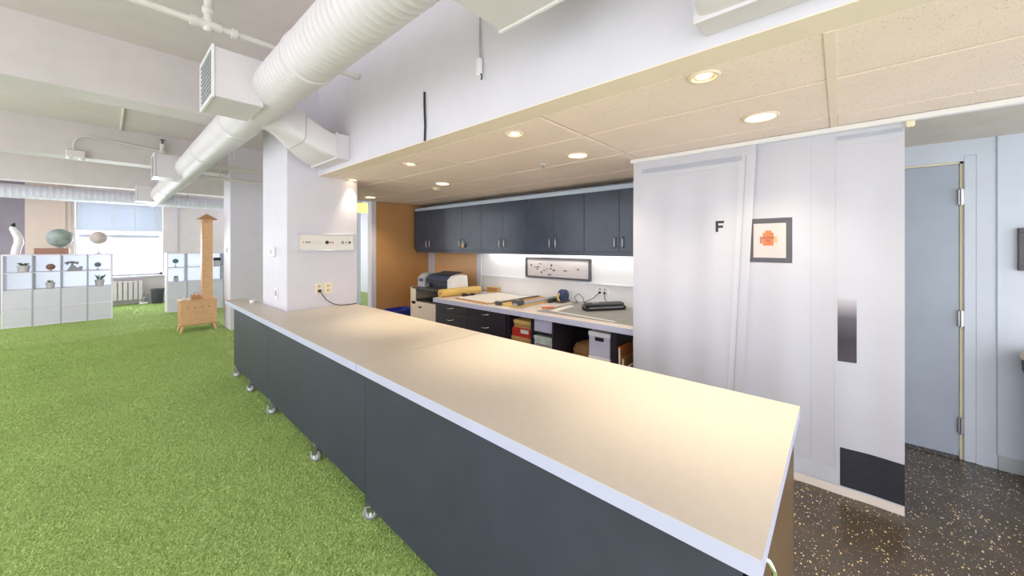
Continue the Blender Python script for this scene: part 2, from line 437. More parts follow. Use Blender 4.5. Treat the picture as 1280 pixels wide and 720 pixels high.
# columns
c1 = struct('column', B(1.18, 1.88, 3.99, 4.78, 0, ZC, b=.006), PAINT, 'white column standing through the long counter', 'column')
c2 = struct('column', B(1.49, 2.2, 8.03, 8.55, 0, ZC, b=.006), PAINT, 'white column beside the plywood stove', 'column')
# beams
for (y, l) in ((4.64, 'white concrete beam over the near turf, lit from below'), (8.2, 'white ceiling beam carrying the junction box'), (11.9, 'white ceiling beam just before the windows')):
    struct('beam', B(-2.9, 1.18 if y < 5 else 7, y, y+.32, 2.78, ZC), BEAMP, l, 'beam')
# window wall
winA = (-.46, 1.06, .72, 2.62); winB = (2.75, 4.3, .72, 2.62)
mb = MB()
xs = [-6, winA[0], winA[1], winB[0], winB[1], 7]
mb.box(-1.18, xs[1], YW, YW+.35, 0, ZC).box(xs[2], xs[3], YW, YW+.35, 0, ZC).box(xs[4], 7, YW, YW+.35, 0, ZC)
for wn in (winA, winB): mb.box(wn[0], wn[1], YW, YW+.35, 0, wn[2]).box(wn[0], wn[1], YW, YW+.35, wn[3], ZC)
struct('wall_windows', mb, mat('pale_mauve_wall', (234, 224, 226), .6, vary=.03), 'pale mauve window wall behind the radiator', 'wall')
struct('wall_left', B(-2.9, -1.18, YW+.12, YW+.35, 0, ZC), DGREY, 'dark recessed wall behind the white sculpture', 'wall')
struct('trim_6', B(-1.18, -.52, YW-.05, YW, 0, ZC).box(-.68, -.60, YW-.08, YW-.05, 0, ZC, b=.004), TAN, 'tan pilaster between dark recess and window', 'pilaster')
struct('trim_7', B(1.30, 1.36, YW-.04, YW, 0, ZC, b=.004), PAINT, 'white vertical pipe chase beside the window', 'trim')
def window(nm, wn, label):
    x0, x1, z0, z1 = wn
    fr = MB()
    for a, b in ((x0, x0+.06), (x1-.06, x1)): fr.box(a, b, YW+.08, YW+.2, z0, z1, b=.006)
    fr.box(x0, x1, YW+.08, YW+.2, z0, z0+.06, b=.006).box(x0, x1, YW+.08, YW+.2, z1-.06, z1, b=.006)
    w = struct(nm, fr, WPLAS, label, 'window')
    B(x0+.06, x1-.06, YW+.1, YW+.17, 1.70, 1.78, b=.006).build('meeting_rail', GREYP, w)
    B(x0+.06, x1-.06, YW+.135, YW+.141, z0+.06, 1.70).build('pane', GLASS, w)
    B(x0+.06, x1-.06, YW+.145, YW+.151, 1.78, z1-.06).build('pane', GLASS, w)
    B(x0-.08, x1+.08, YW-.09, YW+.1, z0-.05, z0, b=.008).build('window_sill', PAINT, w)
    MB().cyl((x0+.72, YW+.09, 1.79), (x0+.72, YW+.09, 1.83), .02).build('sash_lock', STEEL, w)
window('window_1', winA, 'tall sash window above the radiator, blind half drawn')
window('window_2', winB, 'sash window glimpsed between the two columns')
# glass corridor beyond the orange wall
pt = struct('wall_partition', B(2.2, 4.13, 8.6, 8.66, 0, 2.5), GREYW, 'pale grey partition seen past the column edge', 'partition')
B(3.98, 4.02, 8.57, 8.6, 0, 2.5).build('partition_post', FRAMEG, pt)
B(2.2, 4.13, 8.57, 8.6, 0, .1).build('partition_base', FRAMEG, pt)
struct('wall_corridor', B(5.6, 5.7, 5.7, 13.6, 0, ZC), PAINT, 'white corridor wall beyond the orange wall', 'wall')
# ================================================================== DUCTS AND PIPES
DX, DZ, DR = .82, 2.62, .15
def ribbed(axis, c, a, b, r, step, n=32):
    prof = []; y = a
    while y < b-.001:
        e = min(y+step, b)
        prof += [(r, y), (r, e-.012), (r+.0024, e-.008), (r+.0024, e-.004)]; y = e
    prof.append((r, b))
    return MB().lathe((c[0], c[1], c[2]), prof, n, axis=axis)
duct = thing('air_duct', 'long white spiral duct running above the turf to the windows', 'duct', (DX, -2.5, DZ-DR))
ribbed('y', (DX, 0, DZ), -2.5, 12.75, DR, .055).build('duct_pipe', DUCT, duct)
for y in (-1.2, 2.35, 4.05, 5.6, 7.6, 9.6):
    MB().lathe((DX, y, DZ), [(DR+.002, -.02), (DR+.008, -.018), (DR+.008, .018), (DR+.002, .02)], 32, axis='y').build('joint_band', DUCT, duct)
def diffuser(xa, xb, y0, y1, side):
    m = B(min(xa, xb), max(xa, xb), y0, y1, DZ-.16, DZ+.16, b=.004)
    bx = m.build('diffuser_box', DUCT, duct)
    f = MB(); e = .022
    xo = xa+side*.012; lo, hi = min(xa, xo), max(xa, xo)
    frame_bars(f, 'x', lo, hi, y0-.008, y1+.008, DZ-.168, DZ+.168, e)
    f.build('grille_frame', WPLAS, bx)
    g = B(xa+side*.001, xa+side*.002, y0+.012, y1-.012, DZ-.146, DZ+.146)
    for k in range(10):
        z = DZ-.135+k*.03
        g.box(xa+side*.002, xa+side*.009, y0+.014, y1-.014, z-.003, z+.006)
    g.build('grille', GREYP, bx)
for y0 in (2.98, 7.03, 11.2): diffuser(.47, .74, y0, y0+.43, -1)
diffuser(1.18, .9, .70, 1.13, 1)
def branch(yc):
    R = []; n = 32
    for i in range(9):
        s = i/8; s2 = s*s*(3-2*s)
        cx = .90+s*.47; cz = DZ+(2.375-DZ)*s2; hy = .15+(.285-.15)*s2; hz = .145+(.105-.145)*s2
        p = 2+10*s2
        ring = []
        for k in range(n):
            a = 2*math.pi*k/n; ca, sa = math.cos(a), math.sin(a)
            ring.append((cx+.03*sa*(1-s2), yc+hy*math.copysign(abs(ca)**(2/p), ca), cz+hz*math.copysign(abs(sa)**(2/p), sa)))
        R.append(ring)
    b = MB().rings(R, smooth=True).build('branch_duct', DUCT, duct)
    B(1.36, XS, yc-.29, yc+.29, 2.265, 2.485, b=.004).build('collar', DUCT, b)
    B(1.352, 1.36, yc-.295, yc+.295, 2.26, 2.49).build('flange', DUCT, b)
    MB().tube([R[4][k] for k in range(n)]+[R[4][0]], .003, 6).build('seam', GREYP, b)
branch(3.56); branch(.08)
cd = thing('air_duct', 'pale grey ribbed duct running across above the windows', 'duct', (0, 12.92, 2.5))
ribbed('x', (0, 12.92, 2.65), -2.9, 5.5, .15, .09).build('duct_pipe', DUCTG, cd)
for x in (-2.4, 1.5, 4.6): B(x-.012, x+.012, 12.76, 13.08, 2.78, ZC).build('hanger_strap', PIPE, cd)
# sprinkler pipe on ceiling
sp = thing('sprinkler_pipe', 'white painted sprinkler pipe hung below the ceiling near the duct', 'pipe', (.457, 3.09, 2.95))
PY, PZ, PX = 3.09, 2.95, .457
MB().cyl((-2.9, PY, PZ), (1.46, PY, PZ), .021).build('pipe_run', PIPE, sp)
MB().cyl((PX, PY, PZ), (PX, PY, ZC-.001), .023).lathe((PX, PY, PZ+.07), [(.025, 0), (.033, .005), (.033, .035), (.025, .04)]).build('riser', PIPE, sp)
MB().cyl((PX-.07, PY, PZ), (PX+.07, PY, PZ), .030).lathe((PX, PY, PZ-.03), [(.016, -.012), (.028, 0), (.031, .065)], 16).build('tee_fitting', PIPE, sp)
for x in (PX-.075, PX+.14): MB().cyl((x-.016, PY, PZ), (x+.016, PY, PZ), .034).build('coupling', PIPE, sp)
sp2 = thing('sprinkler_pipe', 'white sprinkler pipe crossing behind the column next to the beam', 'pipe', (1.2, 7.2, 2.75))
MB().cyl((1.0, 7.2, 2.72), (5, 7.2, 2.72), .035).build('pipe_run', PIPE, sp2)
for x in (1.4, 3): B(x-.01, x+.01, 7.18, 7.22, 2.74, ZC).build('hanger', PIPE, sp2)
sp3 = thing('sprinkler_pipe', 'thin white pipe crossing past the second column', 'pipe', (1.2, 7.75, 2.6))
MB().cyl((1.0, 7.75, 2.62), (5, 7.75, 2.62), .028).build('pipe_run', PIPE, sp3)
for x in (1.3, 3.2): B(x-.008, x+.008, 7.74, 7.76, 2.64, ZC).build('hanger', PIPE, sp3)
cj = thing('junction_box', 'small white emergency light box under the ceiling beam', 'light box', (-.27, 8.14, 2.72))
B(-.36, -.18, 8.1, 8.2, 2.76, 2.86, b=.008).build('housing', PIPE, cj)
for x in (-.325, -.215): MB().lathe((x, 8.12, 2.74), [(.018, .025), (.034, .005), (.03, -.012), (.012, -.018)], 14).build('lamp_head', WPLAS, cj)
sl = thing('sprinkler_line', 'thin bent pipe from the light box to an upright sprinkler', 'pipe', (-.29, 8.16, 2.86))
pts = [(-.29, 8.16, 2.865), (-.29, 8.16, 2.94)]+arc((-.14, 8.16, 2.94), .15, 180, 90, 8)[1:]+[(.62, 8.16, 3.03)]
MB().tube(pts, .012, 8).build('pipe', PIPE, sl)
MB().cyl((.63, 8.15, 3.0), (.63, 8.15, 3.14), .03).lathe((.63, 8.15, 2.99), [(.042, 0), (.042, .04), (.03, .045)], 14).build('riser', PIPE, sl)
MB().cyl((.63, 8.15, 3.14), (.63, 8.15, 3.2), .012).lathe((.63, 8.15, 3.2), [(.006, 0), (.034, .004), (.034, .008)], 14).build('head', DARKM, sl)
tag(MB().tube([(.17, 5.0, ZC-.016), (.17, 8.18, ZC-.016)], .014, 8).build('conduit', PIPE), 'straight conduit fixed to the ceiling between two beams', 'conduit')
# cables on the bulkhead
pc = thing('hanging_switch', 'white inline switch hanging on a cord against the bulkhead', 'switch', (XS-.02, 1.555, 2.48))
MB().tube([(XS-.012, 1.555, 2.86), (XS-.01, 1.56, 2.7), (XS-.014, 1.553, 2.58)], .005, 8).build('cord', GREYP, pc)
B(XS-.035, XS-.003, 1.535, 1.575, 2.485, 2.585, b=.01).build('switch_body', WPLAS, pc)
MB().tube([(XS-.02, 1.538, 2.49), (XS-.02, 1.532, 2.47), (XS-.02, 1.537, 2.455)], .004, 6).build('cord_tail', CORDB, pc)
B(XS-.022, XS, 1.53, 1.58, 2.85, 2.88, b=.004).build('cord_clip', WPLAS, pc)
tag(MB().tube([(XS-.008, 2.115, 2.55), (XS-.010, 2.112, 2.45), (XS-.010, 2.104, 2.32), (XS-.008, 2.112, 2.216)], .007, 8).build('cable', CORDB), 'short black cable running down the white bulkhead', 'cable')

# ================================================================== CEILING LAMPS
def spot(loc, power, size, blend=.5, col=(1, .85, .62), rad=.03):
    l = bpy.data.lights.new('downlight_beam', 'SPOT'); l.energy = power; l.spot_size = math.radians(size); l.spot_blend = blend
    l.color = col; l.shadow_soft_size = rad
    return l
def downlight(x, y, label, small):
    t = thing('recessed_downlight', label, 'ceiling lamp', (x, y, ZD), 'recessed lamps in the dropped ceiling')
    R = .062 if small else .088
    MB().lathe((x, y, ZD), [(R-.018, -.001), (R-.016, -.008), (R-.004, -.008), (R, -.002), (R, .0), (R-.018, .0)], 28, cap=False).build('trim_ring', PLAST, t)
    MB().lathe((x, y, ZD), [(.001, -.002), (R*(.42 if small else .74), -.003), (R*(.46 if small else .78), -.001)], 24).build('lens', LAMPW, t)
    l = spot(None, (14 if y > 3.9 else 44) if small else 19, 66 if small else 120, 1.0 if small else .8)
    o = bpy.data.objects.new('lamp_beam', l); COL.objects.link(o); o.parent = t; o.location = (0, 0, -.02); o['kind'] = 'helper'
for x, y, s in ((1.69, .426, 'adjustable spot lamp above the counter end next to the curtain'), (1.75, 1.546, 'adjustable spot lamp above the middle of the counter'),
                (1.79, 2.796, 'adjustable spot lamp above the counter seam and bulkhead cable'), (1.80, 3.93, 'adjustable spot lamp tight against the white column')):
    downlight(x, y, s, True)
for x, y, s in ((2.43, .326, 'wide recessed can lamp in front of the curtain'), (2.50, 1.543, 'wide recessed can lamp in front of the ceiling sprinkler'),
                (2.60, 3.40, 'wide recessed can lamp in front of the drawers'), (2.62, 5.15, 'wide recessed can lamp beside the orange wall')):
    downlight(x, y, s, False)
sk = thing('ceiling_sprinkler', 'small flush sprinkler in the ceiling tile beside a can lamp', 'sprinkler', (2.57, 1.934, ZD))
MB().lathe((2.57, 1.934, ZD), [(.03, -.001), (.028, -.006), (.012, -.008)], 16).build('escutcheon', WPLAS, sk)
MB().cyl((2.57, 1.934, ZD-.008), (2.57, 1.934, ZD-.03), .006, n=8).lathe((2.57, 1.934, ZD-.033), [(.016, 0), (.016, .003)], 12).build('head', STEEL, sk)
sk2 = thing('smoke_detector', 'round white smoke detector among the ceiling tiles near the cabinets', 'detector', (2.75, 3.9, ZD))
MB().lathe((2.75, 3.72, ZD), [(.05, -.001), (.05, -.015), (.035, -.03), (.01, -.032)], 20).build('body', CREAM, sk2)
sk2.location = (2.75, 3.72, ZD); sk2.children[0].data.transform(__import__('mathutils').Matrix.Translation((0, .18, 0)))

# ================================================================== THE ROLLING COUNTERS
def caster(parent, x, y, ztop, ang):
    r = .040
    c = MB().box(x-.02, x+.02, y-.03, y+.03, ztop-.006, ztop)
    c.cyl((x, y, ztop-.006), (x, y, ztop-.018), .016, n=12)
    for s in (-1, 1): c.prism([(y-.022, ztop-.016), (y+.022, ztop-.016), (y+.012, r-.010), (y-.012, r-.010)], 'x', x+s*.019-.002, x+s*.019+.002)
    c = c.rot((x, y), ang).build('caster', STEEL, parent)
    MB().lathe((x, y, r), [(r*.62, -.0145), (r*.9, -.014), (r, -.007), (r, .007), (r*.9, .014), (r*.62, .0145)], 22, axis='x').rot((x, y), ang).build('wheel', RUBB, c)
    MB().cyl((x-.024, y, r), (x+.024, y, r), .009, n=10).cyl((x-.017, y, r), (x+.017, y, r), r*.55, n=16).rot((x, y), ang).build('axle', WPLAS, c)
ZT = .86
SK = .0105                                   # the row of units runs slightly askew
def xtop(y): return .892+SK*(y-.117)
def xpan(y): return .947+SK*(y-.117)
def counter(y0, y1, pf0, pf1, xb, zb, label, notch=None, cast=None, e0=True):
    t = thing('rolling_counter', label, 'counter', (xpan(y0)+.3, (y0+y1)/2, 0), 'rolling counter units standing end to end')
    def outline(g, q):                       # g pulls the front edge back, q trims the ends
        a, b = y0+q, y1-q
        if notch: return [(xtop(a)+g, a), (xb, a), (xb, notch[0]), (notch[1], notch[0]), (notch[1], b), (xtop(b)+g, b)]
        return [(xtop(a)+g, a), (xb, a), (xb, b), (xtop(b)+g, b)]
    top = MB().prism(outline(.001, .001), 'z', ZT-.045, ZT-.002).build('top_edge', EDGEM, t)
    MB().prism(outline(0, .0004), 'z', ZT-.002, ZT).build('top_laminate', TOPM, top)
    xr = notch[1]-.02 if notch else xb-.03
    MB().prism([(xpan(pf0)+.0185, pf0+.01), (xr, pf0+.01), (xr, pf1-.01), (xpan(pf1)+.0185, pf1-.01)], 'z', zb+.012, ZT-.046).build('body', PANEL, t)
    MB().prism([(xpan(pf0), pf0), (xpan(pf0)+.018, pf0), (xpan(pf1)+.018, pf1), (xpan(pf1), pf1)], 'z', zb, ZT-.0455).build('front_panel', PANEL, t)
    for k, y in enumerate(cast):
        caster(t, xpan(y)+.012, y, zb+.011, .95-.25*k)
        caster(t, xr-.06, y, zb+.011, .3)
    return t
t1 = counter(.117, 1.952, .162, 1.955, 1.85, .078, 'beige-topped rolling counter unit with brown end panel next to the curtain', cast=(1.915, .3))
endp = B(.967, 1.822, .135, .153, .078, ZT-.046, b=.002).build('end_panel', ENDW, t1)
MB().tube([(.99, .136, .80), (.99, .118, .795), (.995, .108, .775), (.997, .106, .70), (.997, .108, .66), (.99, .118, .645), (.99, .136, .64)], .006, 8).build('handle', CHROME, endp)
t2 = counter(1.957, 3.845, 1.958, 3.845, 1.852, .118, 'dark-fronted rolling counter unit in front of the white column', cast=(3.77, 2.72))
t3 = counter(3.847, 5.375, 3.848, 5.2, 1.855, .118, 'rolling counter unit wrapping past the white column at the turf end', notch=(3.985, 1.172), cast=(5.13, 4.5))
tag(MB().lathe((1.10, 4.86, ZT), [(.02, 0), (.026, .004), (.026, .03), (.022, .036), (.004, .038)], 16).build('small_jar', WPLAS), 'small white lidded jar on the counter behind the column corner', 'jar')

# column fittings
pf = thing('framed_print', 'white shadow-box frame with a row of tiny parts on the column', 'picture', (1.545, 3.985, 1.44))
x0, x1, z0, z1 = 1.262, 1.832, 1.445, 1.622; yf = 3.99
fr = MB(); e = .012
frame_bars(fr, 'y', yf-.028, yf, x0, x1, z0, z1, e, .0015)
fr.build('frame', mat('silver_white_frame', (206, 208, 214), .3, .2), pf)
B(x0+e, x1-e, yf-.008, yf, z0+e, z1-e).build('backing', PAPER, pf)
zc = (z0+z1)/2
for u, w, h, m in ((.045, .012, .02, INKO), (.075, .012, .026, INK), (.1, .018, .02, GREYP), (.27, .03, .026, INK), (.305, .012, .03, INKO), (.33, .012, .02, INKR), (.43, .026, .018, GREYP), (.468, .01, .01, INK), (.505, .02, .024, INK)):
    MB().lathe((x0+.02+u, yf-.008, zc), [(w*.55, -.008), (w*.62, -.004), (w*.62, 0)], 10, axis='y').build('mounted_part', m, pf)
MB().box(x0+.15, x0+.25, yf-.0095, yf-.008, zc-.012, zc-.010).box(x0+.15, x0+.25, yf-.0095, yf-.008, zc+.008, zc+.010).build('printed_line', GREYP, pf)
ou = thing('power_outlet', 'cream double outlet plate with a plugged cord on the column', 'outlet', (1.5, 3.985, 1.0))
for i, x in enumerate((1.475, 1.565)):
    pl = B(x-.038, x+.038, yf-.007, yf, 1.0, 1.115, b=.003).build('cover_plate', CREAM, ou)
    for z in (1.035, 1.082):
        B(x-.016, x+.016, yf-.009, yf-.006, z-.014, z+.014, b=.002).build('socket', mat('socket_cream', (214, 202, 170), .5), pl)
        B(x-.008, x-.005, yf-.010, yf-.008, z-.006, z+.006).box(x+.005, x+.008, yf-.010, yf-.008, z-.006, z+.006).build('slot', BLACK, pl)
pg = thing('extension_cord', 'thin black cord from the column outlet lying on the counter', 'cord', (1.475, 3.96, .861))
B(1.46, 1.49, 3.955, 3.979, 1.02, 1.05, b=.005).build('plug', BLACK, pg)
MB().tube([(1.476, 3.958, 1.033), (1.49, 3.945, 1.0), (1.53, 3.935, .94), (1.59, 3.93, .895), (1.66, 3.93, .872), (1.75, 3.935, .8655), (1.84, 3.95, .865), (1.852, 3.95, .865)], .0045, 8).build('cord', CORDB, pg)
th = thing('thermostat', 'white square thermostat on the side of the column', 'thermostat', (1.17, 4.39, 1.37))
B(1.155, 1.18, 4.32, 4.46, 1.385, 1.485, b=.006).build('housing', WPLAS, th)
B(1.152, 1.156, 4.37, 4.43, 1.415, 1.465, b=.002).build('display', GREYP, th)
sw = thing('wall_switch', 'white switch plate low on the side of the column', 'switch', (1.17, 4.29, .95))
B(1.172, 1.18, 4.245, 4.335, .955, 1.07, b=.003).build('cover_plate', WPLAS, sw)
B(1.167, 1.173, 4.272, 4.308, .985, 1.04, b=.002).build('rocker', GREYP, sw)
th2 = thing('wall_switch', 'grey switch plate on the side of the column by the stove', 'switch', (1.48, 8.3, 1.4))
B(1.482, 1.49, 8.25, 8.35, 1.37, 1.47, b=.003).build('cover_plate', GREYP, th2); B(1.478, 1.483, 8.285, 8.315, 1.40, 1.44, b=.002).build('rocker', DARKM, th2)

# ================================================================== CURTAIN
XC = 2.947
tr = thing('curtain_track', 'white curtain track along the ceiling above the curtains', 'curtain rail', (XC, 0, ZD-.04))
B(XC-.02, XC+.02, -2.2, 1.30, ZD-.032, ZD, b=.004).build('track', WPLAS, tr)
B(XC-.012, XC+.012, -.305, -.27, ZD-.065, ZD-.03, b=.006).build('end_stop', CREAM, tr)
def fold(y, z, seed):
    s = min(1, max(0, (2.19-z)/.5))
    f = .006*math.sin(y*9+seed)+.008*math.sin(y*23+seed*2.1+z*.35)
    return f*(.35+.65*s)*(.25+.75*min(1, z/.7))
def cloth_grid(name, m, parent, yl, yr, z0, z1, xoff, seed, ny=56, nz=30, prt=0.0):
    """yl(z), yr(z) are the panel's two edges; prt lifts a print off the cloth"""
    v = []; f = []
    for j in range(nz+1):
        z = z0+(z1-z0)*j/nz
        for i in range(ny+1):
            y = yl(z)+(yr(z)-yl(z))*i/ny
            v.append((XC+xoff+fold(y, z, seed)-prt, y, z))
    for j in range(nz):
        for i in range(ny): a = j*(ny+1)+i; f.append((a, a+1, a+ny+2, a+ny+1))
    mb = MB().add(v, f, True); o = mb.build(name, m, parent, fix=False)
    return o
ZCT = ZD-.033
cl = thing('curtain', 'white hanging curtain panel printed with a door marked F', 'curtain', (XC, .85, .05))
le = lambda z: .42+.075*max(0, min(1, (2.1-z)/1.6))
A1 = dict(xoff=-.014, seed=.4)
cp = cloth_grid('cloth', CLOTH, cl, lambda z: 1.272, le, .05, ZCT, **A1)
cloth_grid('hem', HEM, cl, lambda z: 1.272, le, .0, .05, ny=40, nz=2, **A1)
K = lambda c: (lambda z: c)
P1 = dict(prt=.0015, **A1)
cloth_grid('printed_frame', PRINTS, cl, K(1.20), K(.50), 2.085, 2.12, ny=40, nz=2, **P1)
cloth_grid('printed_frame', PRINTG, cl, K(1.20), K(.50), 2.055, 2.078, ny=40, nz=2, **P1)
cloth_grid('printed_frame', PRINTG, cl, lambda z: le(z)+.095, lambda z: le(z)+.06, .06, 2.12, ny=4, nz=30, **P1)
cloth_grid('printed_frame', PRINTS, cl, lambda z: le(z)+.0598, lambda z: le(z)+.0535, .06, 2.12, ny=2, nz=30, **P1)
# letter F : three flat strokes (Y decreases to the right)
fy, fz = .662, 1.598
for (a, b, c, d) in ((fy, fy-.017, fz, fz+.078), (fy-.017, fy-.052, fz+.061, fz+.078), (fy-.017, fy-.046, fz+.029, fz+.045)):
    cloth_grid('printed_letter', BLACK, cl, K(a), K(b), c, d, ny=4, nz=2, **P1)
cr = thing('curtain', 'white hanging curtain panel printed with picture, push plate and kick plate', 'curtain', (XC, .1, .05))
A2 = dict(xoff=.012, seed=2.2)
cloth_grid('cloth', CLOTH, cr, K(.56), K(-.268), .05, ZCT, **A2)
cloth_grid('hem', HEM, cr, K(.56), K(-.268), .0, .05, ny=40, nz=2, **A2)
P2 = dict(prt=.0015, **A2); P3 = dict(prt=.0025, **A2); P4 = dict(prt=.0035, **A2)
cloth_grid('printed_picture_frame', FRAMEG, cr, K(.468), K(.226), 1.387, 1.682, ny=14, nz=8, **P2)
cloth_grid('printed_picture_mat', ARTP, cr, K(.438), K(.258), 1.419, 1.648, ny=12, nz=8, **P3)
for (a, b, c, d, m) in ((.385, .325, 1.50, 1.585, INKO), (.395, .315, 1.545, 1.56, INKR), (.372, .338, 1.585, 1.60, INKO), (.40, .388, 1.515, 1.56, INKR), (.322, .305, 1.52, 1.56, ORANGE2), (.365, .345, 1.525, 1.54, INKR)):
    cloth_grid('printed_motif', m, cr, K(a), K(b), c, d, ny=4, nz=3, prt=.0035 if m is INKO else .0045, **A2)
cloth_grid('printed_push_plate', PUSH, cr, K(.009), K(-.075), .805, 1.18, ny=8, nz=12, **P2)
cloth_grid('printed_kick_plate', KICK, cr, K(-.002), K(-.268), .058, .288, ny=16, nz=8, **P2)
cloth_grid('printed_frame', PRINTS, cr, K(.016), K(-.262), 2.135, 2.158, ny=14, nz=2, **P2)
cloth_grid('printed_frame', PRINTG, cr, K(.016), K(-.262), 2.10, 2.118, ny=14, nz=2, **P2)
cloth_grid('printed_frame', PRINTG, cr, K(.022), K(.014), .06, 2.16, ny=2, nz=30, **P2)
cloth_grid('printed_frame', PRINTG, cr, K(.134), K(.130), .06, 2.17, ny=2, nz=30, **P2)
cloth_grid('printed_baseboard', PRINTG, cr, K(.40), K(.0), .056, .155, ny=20, nz=3, **P2)

# right edge of the passage
pr = thing('framed_picture', 'dark framed picture on the cool grey wall beyond the door', 'picture', (XW-.02, -1.05, 1.34))
fr = MB(); e = .03
frame_bars(fr, 'x', XW-.028, XW, -1.25, -.868, 1.337, 1.615, e, .002)
fr.build('frame', FRAMEG, pr); B(XW-.01, XW, -1.22, -.898, 1.367, 1.585).build('print', ARTP, pr)
bn = thing('waste_bin', 'tall white bin with a black liner under the dark picture', 'bin', (3.83, -1.01, 0))
MB().lathe((3.83, -1.01, 0), [(.12, 0), (.125, .02), (.15, .76), (.148, .77)], 24).build('bin_body', WPLAS, bn)
MB().lathe((3.83, -1.01, .70), [(.152, 0), (.158, .02), (.16, .075), (.152, .095), (.13, .08)], 24).build('bin_liner', BLACK, bn)
MB().lathe((3.83, -1.01, .79), [(.165, 0), (.168, .02), (.15, .05), (.05, .07), (.005, .072)], 24).build('bin_lid', BEIGE, bn)

# ================================================================== UPPER CABINETS
XF = 3.65
YB = [5.577-.852*k for k in range(6)]
names = ['orange wall end', 'plotter', 'paper pad', 'framed print', 'laminator']
for i in range(5):
    ya, yb = YB[i+1], YB[i]
    t = thing('wall_cabinet', f'dark slate two-door wall cabinet above the {names[i]}', 'cabinet', (3.8, (ya+yb)/2, 1.37), 'slate wall cabinets in a row')
    B(XF+.02, XW-.002, ya+.001, yb-.001, 1.43, 2.10).build('carcass', CAB, t)
    mid = (ya+yb)/2
    for k, (a, b) in enumerate(((mid, yb), (ya, mid))):
        d = B(XF, XF+.019, a+.002, b-.002, 1.432, 2.098, b=.002).build('door', CAB, t)
        hy = mid+(.045 if k == 0 else -.045)
        MB().tube([(XF, hy, 1.475), (XF-.022, hy, 1.478), (XF-.026, hy, 1.49), (XF-.026, hy, 1.575), (XF-.022, hy, 1.587), (XF, hy, 1.59)], .005, 8).build('handle', STEEL, d)
    B(XF+.03, XF+.05, ya, yb, 1.385, 1.43).build('valance', CAB, t)
tag(B(XF-.034, XF-.030, 4.22, 4.27, 1.47, 1.53, b=.001).build('paper_tag', KRAFTY), 'small yellow paper tag hanging on a cabinet handle', 'tag')
lv = struct('trim_8', B(XF+.01, XF+.04, 1.0, 5.577, 2.10, 2.15, b=.003), mat('pale_blue_trim', (196, 212, 228), .4), 'pale strip running along the wall cabinet tops', 'trim')
B(XF+.04, XW, 1.0, 5.577, 2.10, 2.12).build('cabinet_top_board', CAB, lv)['kind'] = 'structure'
for i, (a, b, s) in enumerate(((2.95, 4.05, 'thin bright tube light under the cabinets above the paper pad'), (1.25, 2.85, 'thin bright tube light under the cabinets above the cutting mat'))):
    t = thing('tube_light', s, 'tube light', (3.85, (a+b)/2, 1.39), 'tube lights under the wall cabinets')
    B(3.83, 3.89, a, b, 1.415, 1.43).build('housing', WPLAS, t)
    MB().cyl((3.86, a+.02, 1.402), (3.86, b-.02, 1.402), .011, n=12).build('tube', TUBE, t)

# ================================================================== WORK COUNTER AND BASE
XB = 3.0; ZB = .79
wc = thing('work_counter', 'long off-white work counter top below the slate cabinets', 'countertop', (3.5, 2.6, .73))
B(XB, XW-.03, .95, 4.135, .733, ZB, b=.003).build('slab', mat('warm_white_top', (232, 220, 212), .4, vary=.02), wc)
B(XB-.003, XB, .95, 4.135, .734, ZB-.002).build('edge_band', EDGEM, wc)
db = thing('drawer_unit', 'dark four-drawer base unit under the work counter', 'drawers', (3.4, 3.46, 0))
B(XB+.045, 3.92, 2.805, 4.12, .06, .732).build('carcass', CABD, db)
B(XB+.1, 3.9, 2.83, 4.1, 0, .06).build('plinth', BLACK, db)
for (a, b) in ((2.81, 3.46), (3.465, 4.115)):
    for (c, d) in ((.615, .728), (.44, .61), (.25, .435), (.065, .245)):
        dr = B(XB+.025, XB+.044, a, b, c, d, b=.002).build('drawer_front', CABD, db)
        y = (a+b)/2; z = d-.04 if c > .6 else d-.075
        MB().tube([(XB+.025, y-.055, z), (XB+.003, y-.05, z-.003), (XB, y, z-.012), (XB+.003, y+.05, z-.003), (XB+.025, y+.055, z)], .006, 8).build('handle', CHROME, dr)
su = thing('shelf_unit', 'dark open shelf unit under the work counter', 'shelf', (3.4, 2.5, 0))
for y in (2.795, 2.455, 2.178): B(XB+.04, 3.9, y-.018, y, 0, .732).build('side_panel', CABD, su)
for (a, b, zs) in ((2.455, 2.777, (.0, .38)), (2.178, 2.437, (.0, .40, .575))):
    for z in zs: B(XB+.045, 3.88, a, b, z, z+.018).build('shelf_board', CABD, su)
B(3.88, 3.9, 2.178, 2.777, 0, .732).build('back_panel', CABD, su)
def crate(name, label, cat, x0, x1, y0, y1, z0, z1, m, lid=None, grp=None, extra=None):
    t = thing(name, label, cat, ((x0+x1)/2, (y0+y1)/2, z0), grp)
    zl = z1-.03 if lid else z1
    B(x0, x1, y0, y1, z0, zl, b=.003).build('box_body', m, t)
    if lid: B(x0-.005, x1+.005, y0-.005, y1+.005, zl-.01, z1, b=.003).build('box_lid', lid, t)
    if extra: extra(t)
    return t
crate('storage_box', 'flat kraft box at the bottom of the shelf stack', 'box', 3.07, 3.5, 2.475, 2.755, .398, .49, KRAFT, KRAFT)
crate('storage_box', 'red and white box in the middle of the shelf stack', 'box', 3.07, 3.48, 2.48, 2.75, .491, .585, RED, None, None,
      lambda t: B(3.066, 3.07, 2.51, 2.62, .535, .575).build('box_label', PAPER, t))
crate('storage_box', 'kraft box on top of the red box', 'box', 3.08, 3.46, 2.48, 2.73, .586, .672, KRAFT, KRAFTY)
crate('storage_box', 'pale lavender box on the upper shelf', 'box', 3.06, 3.5, 2.19, 2.425, .593, .72, LAV)
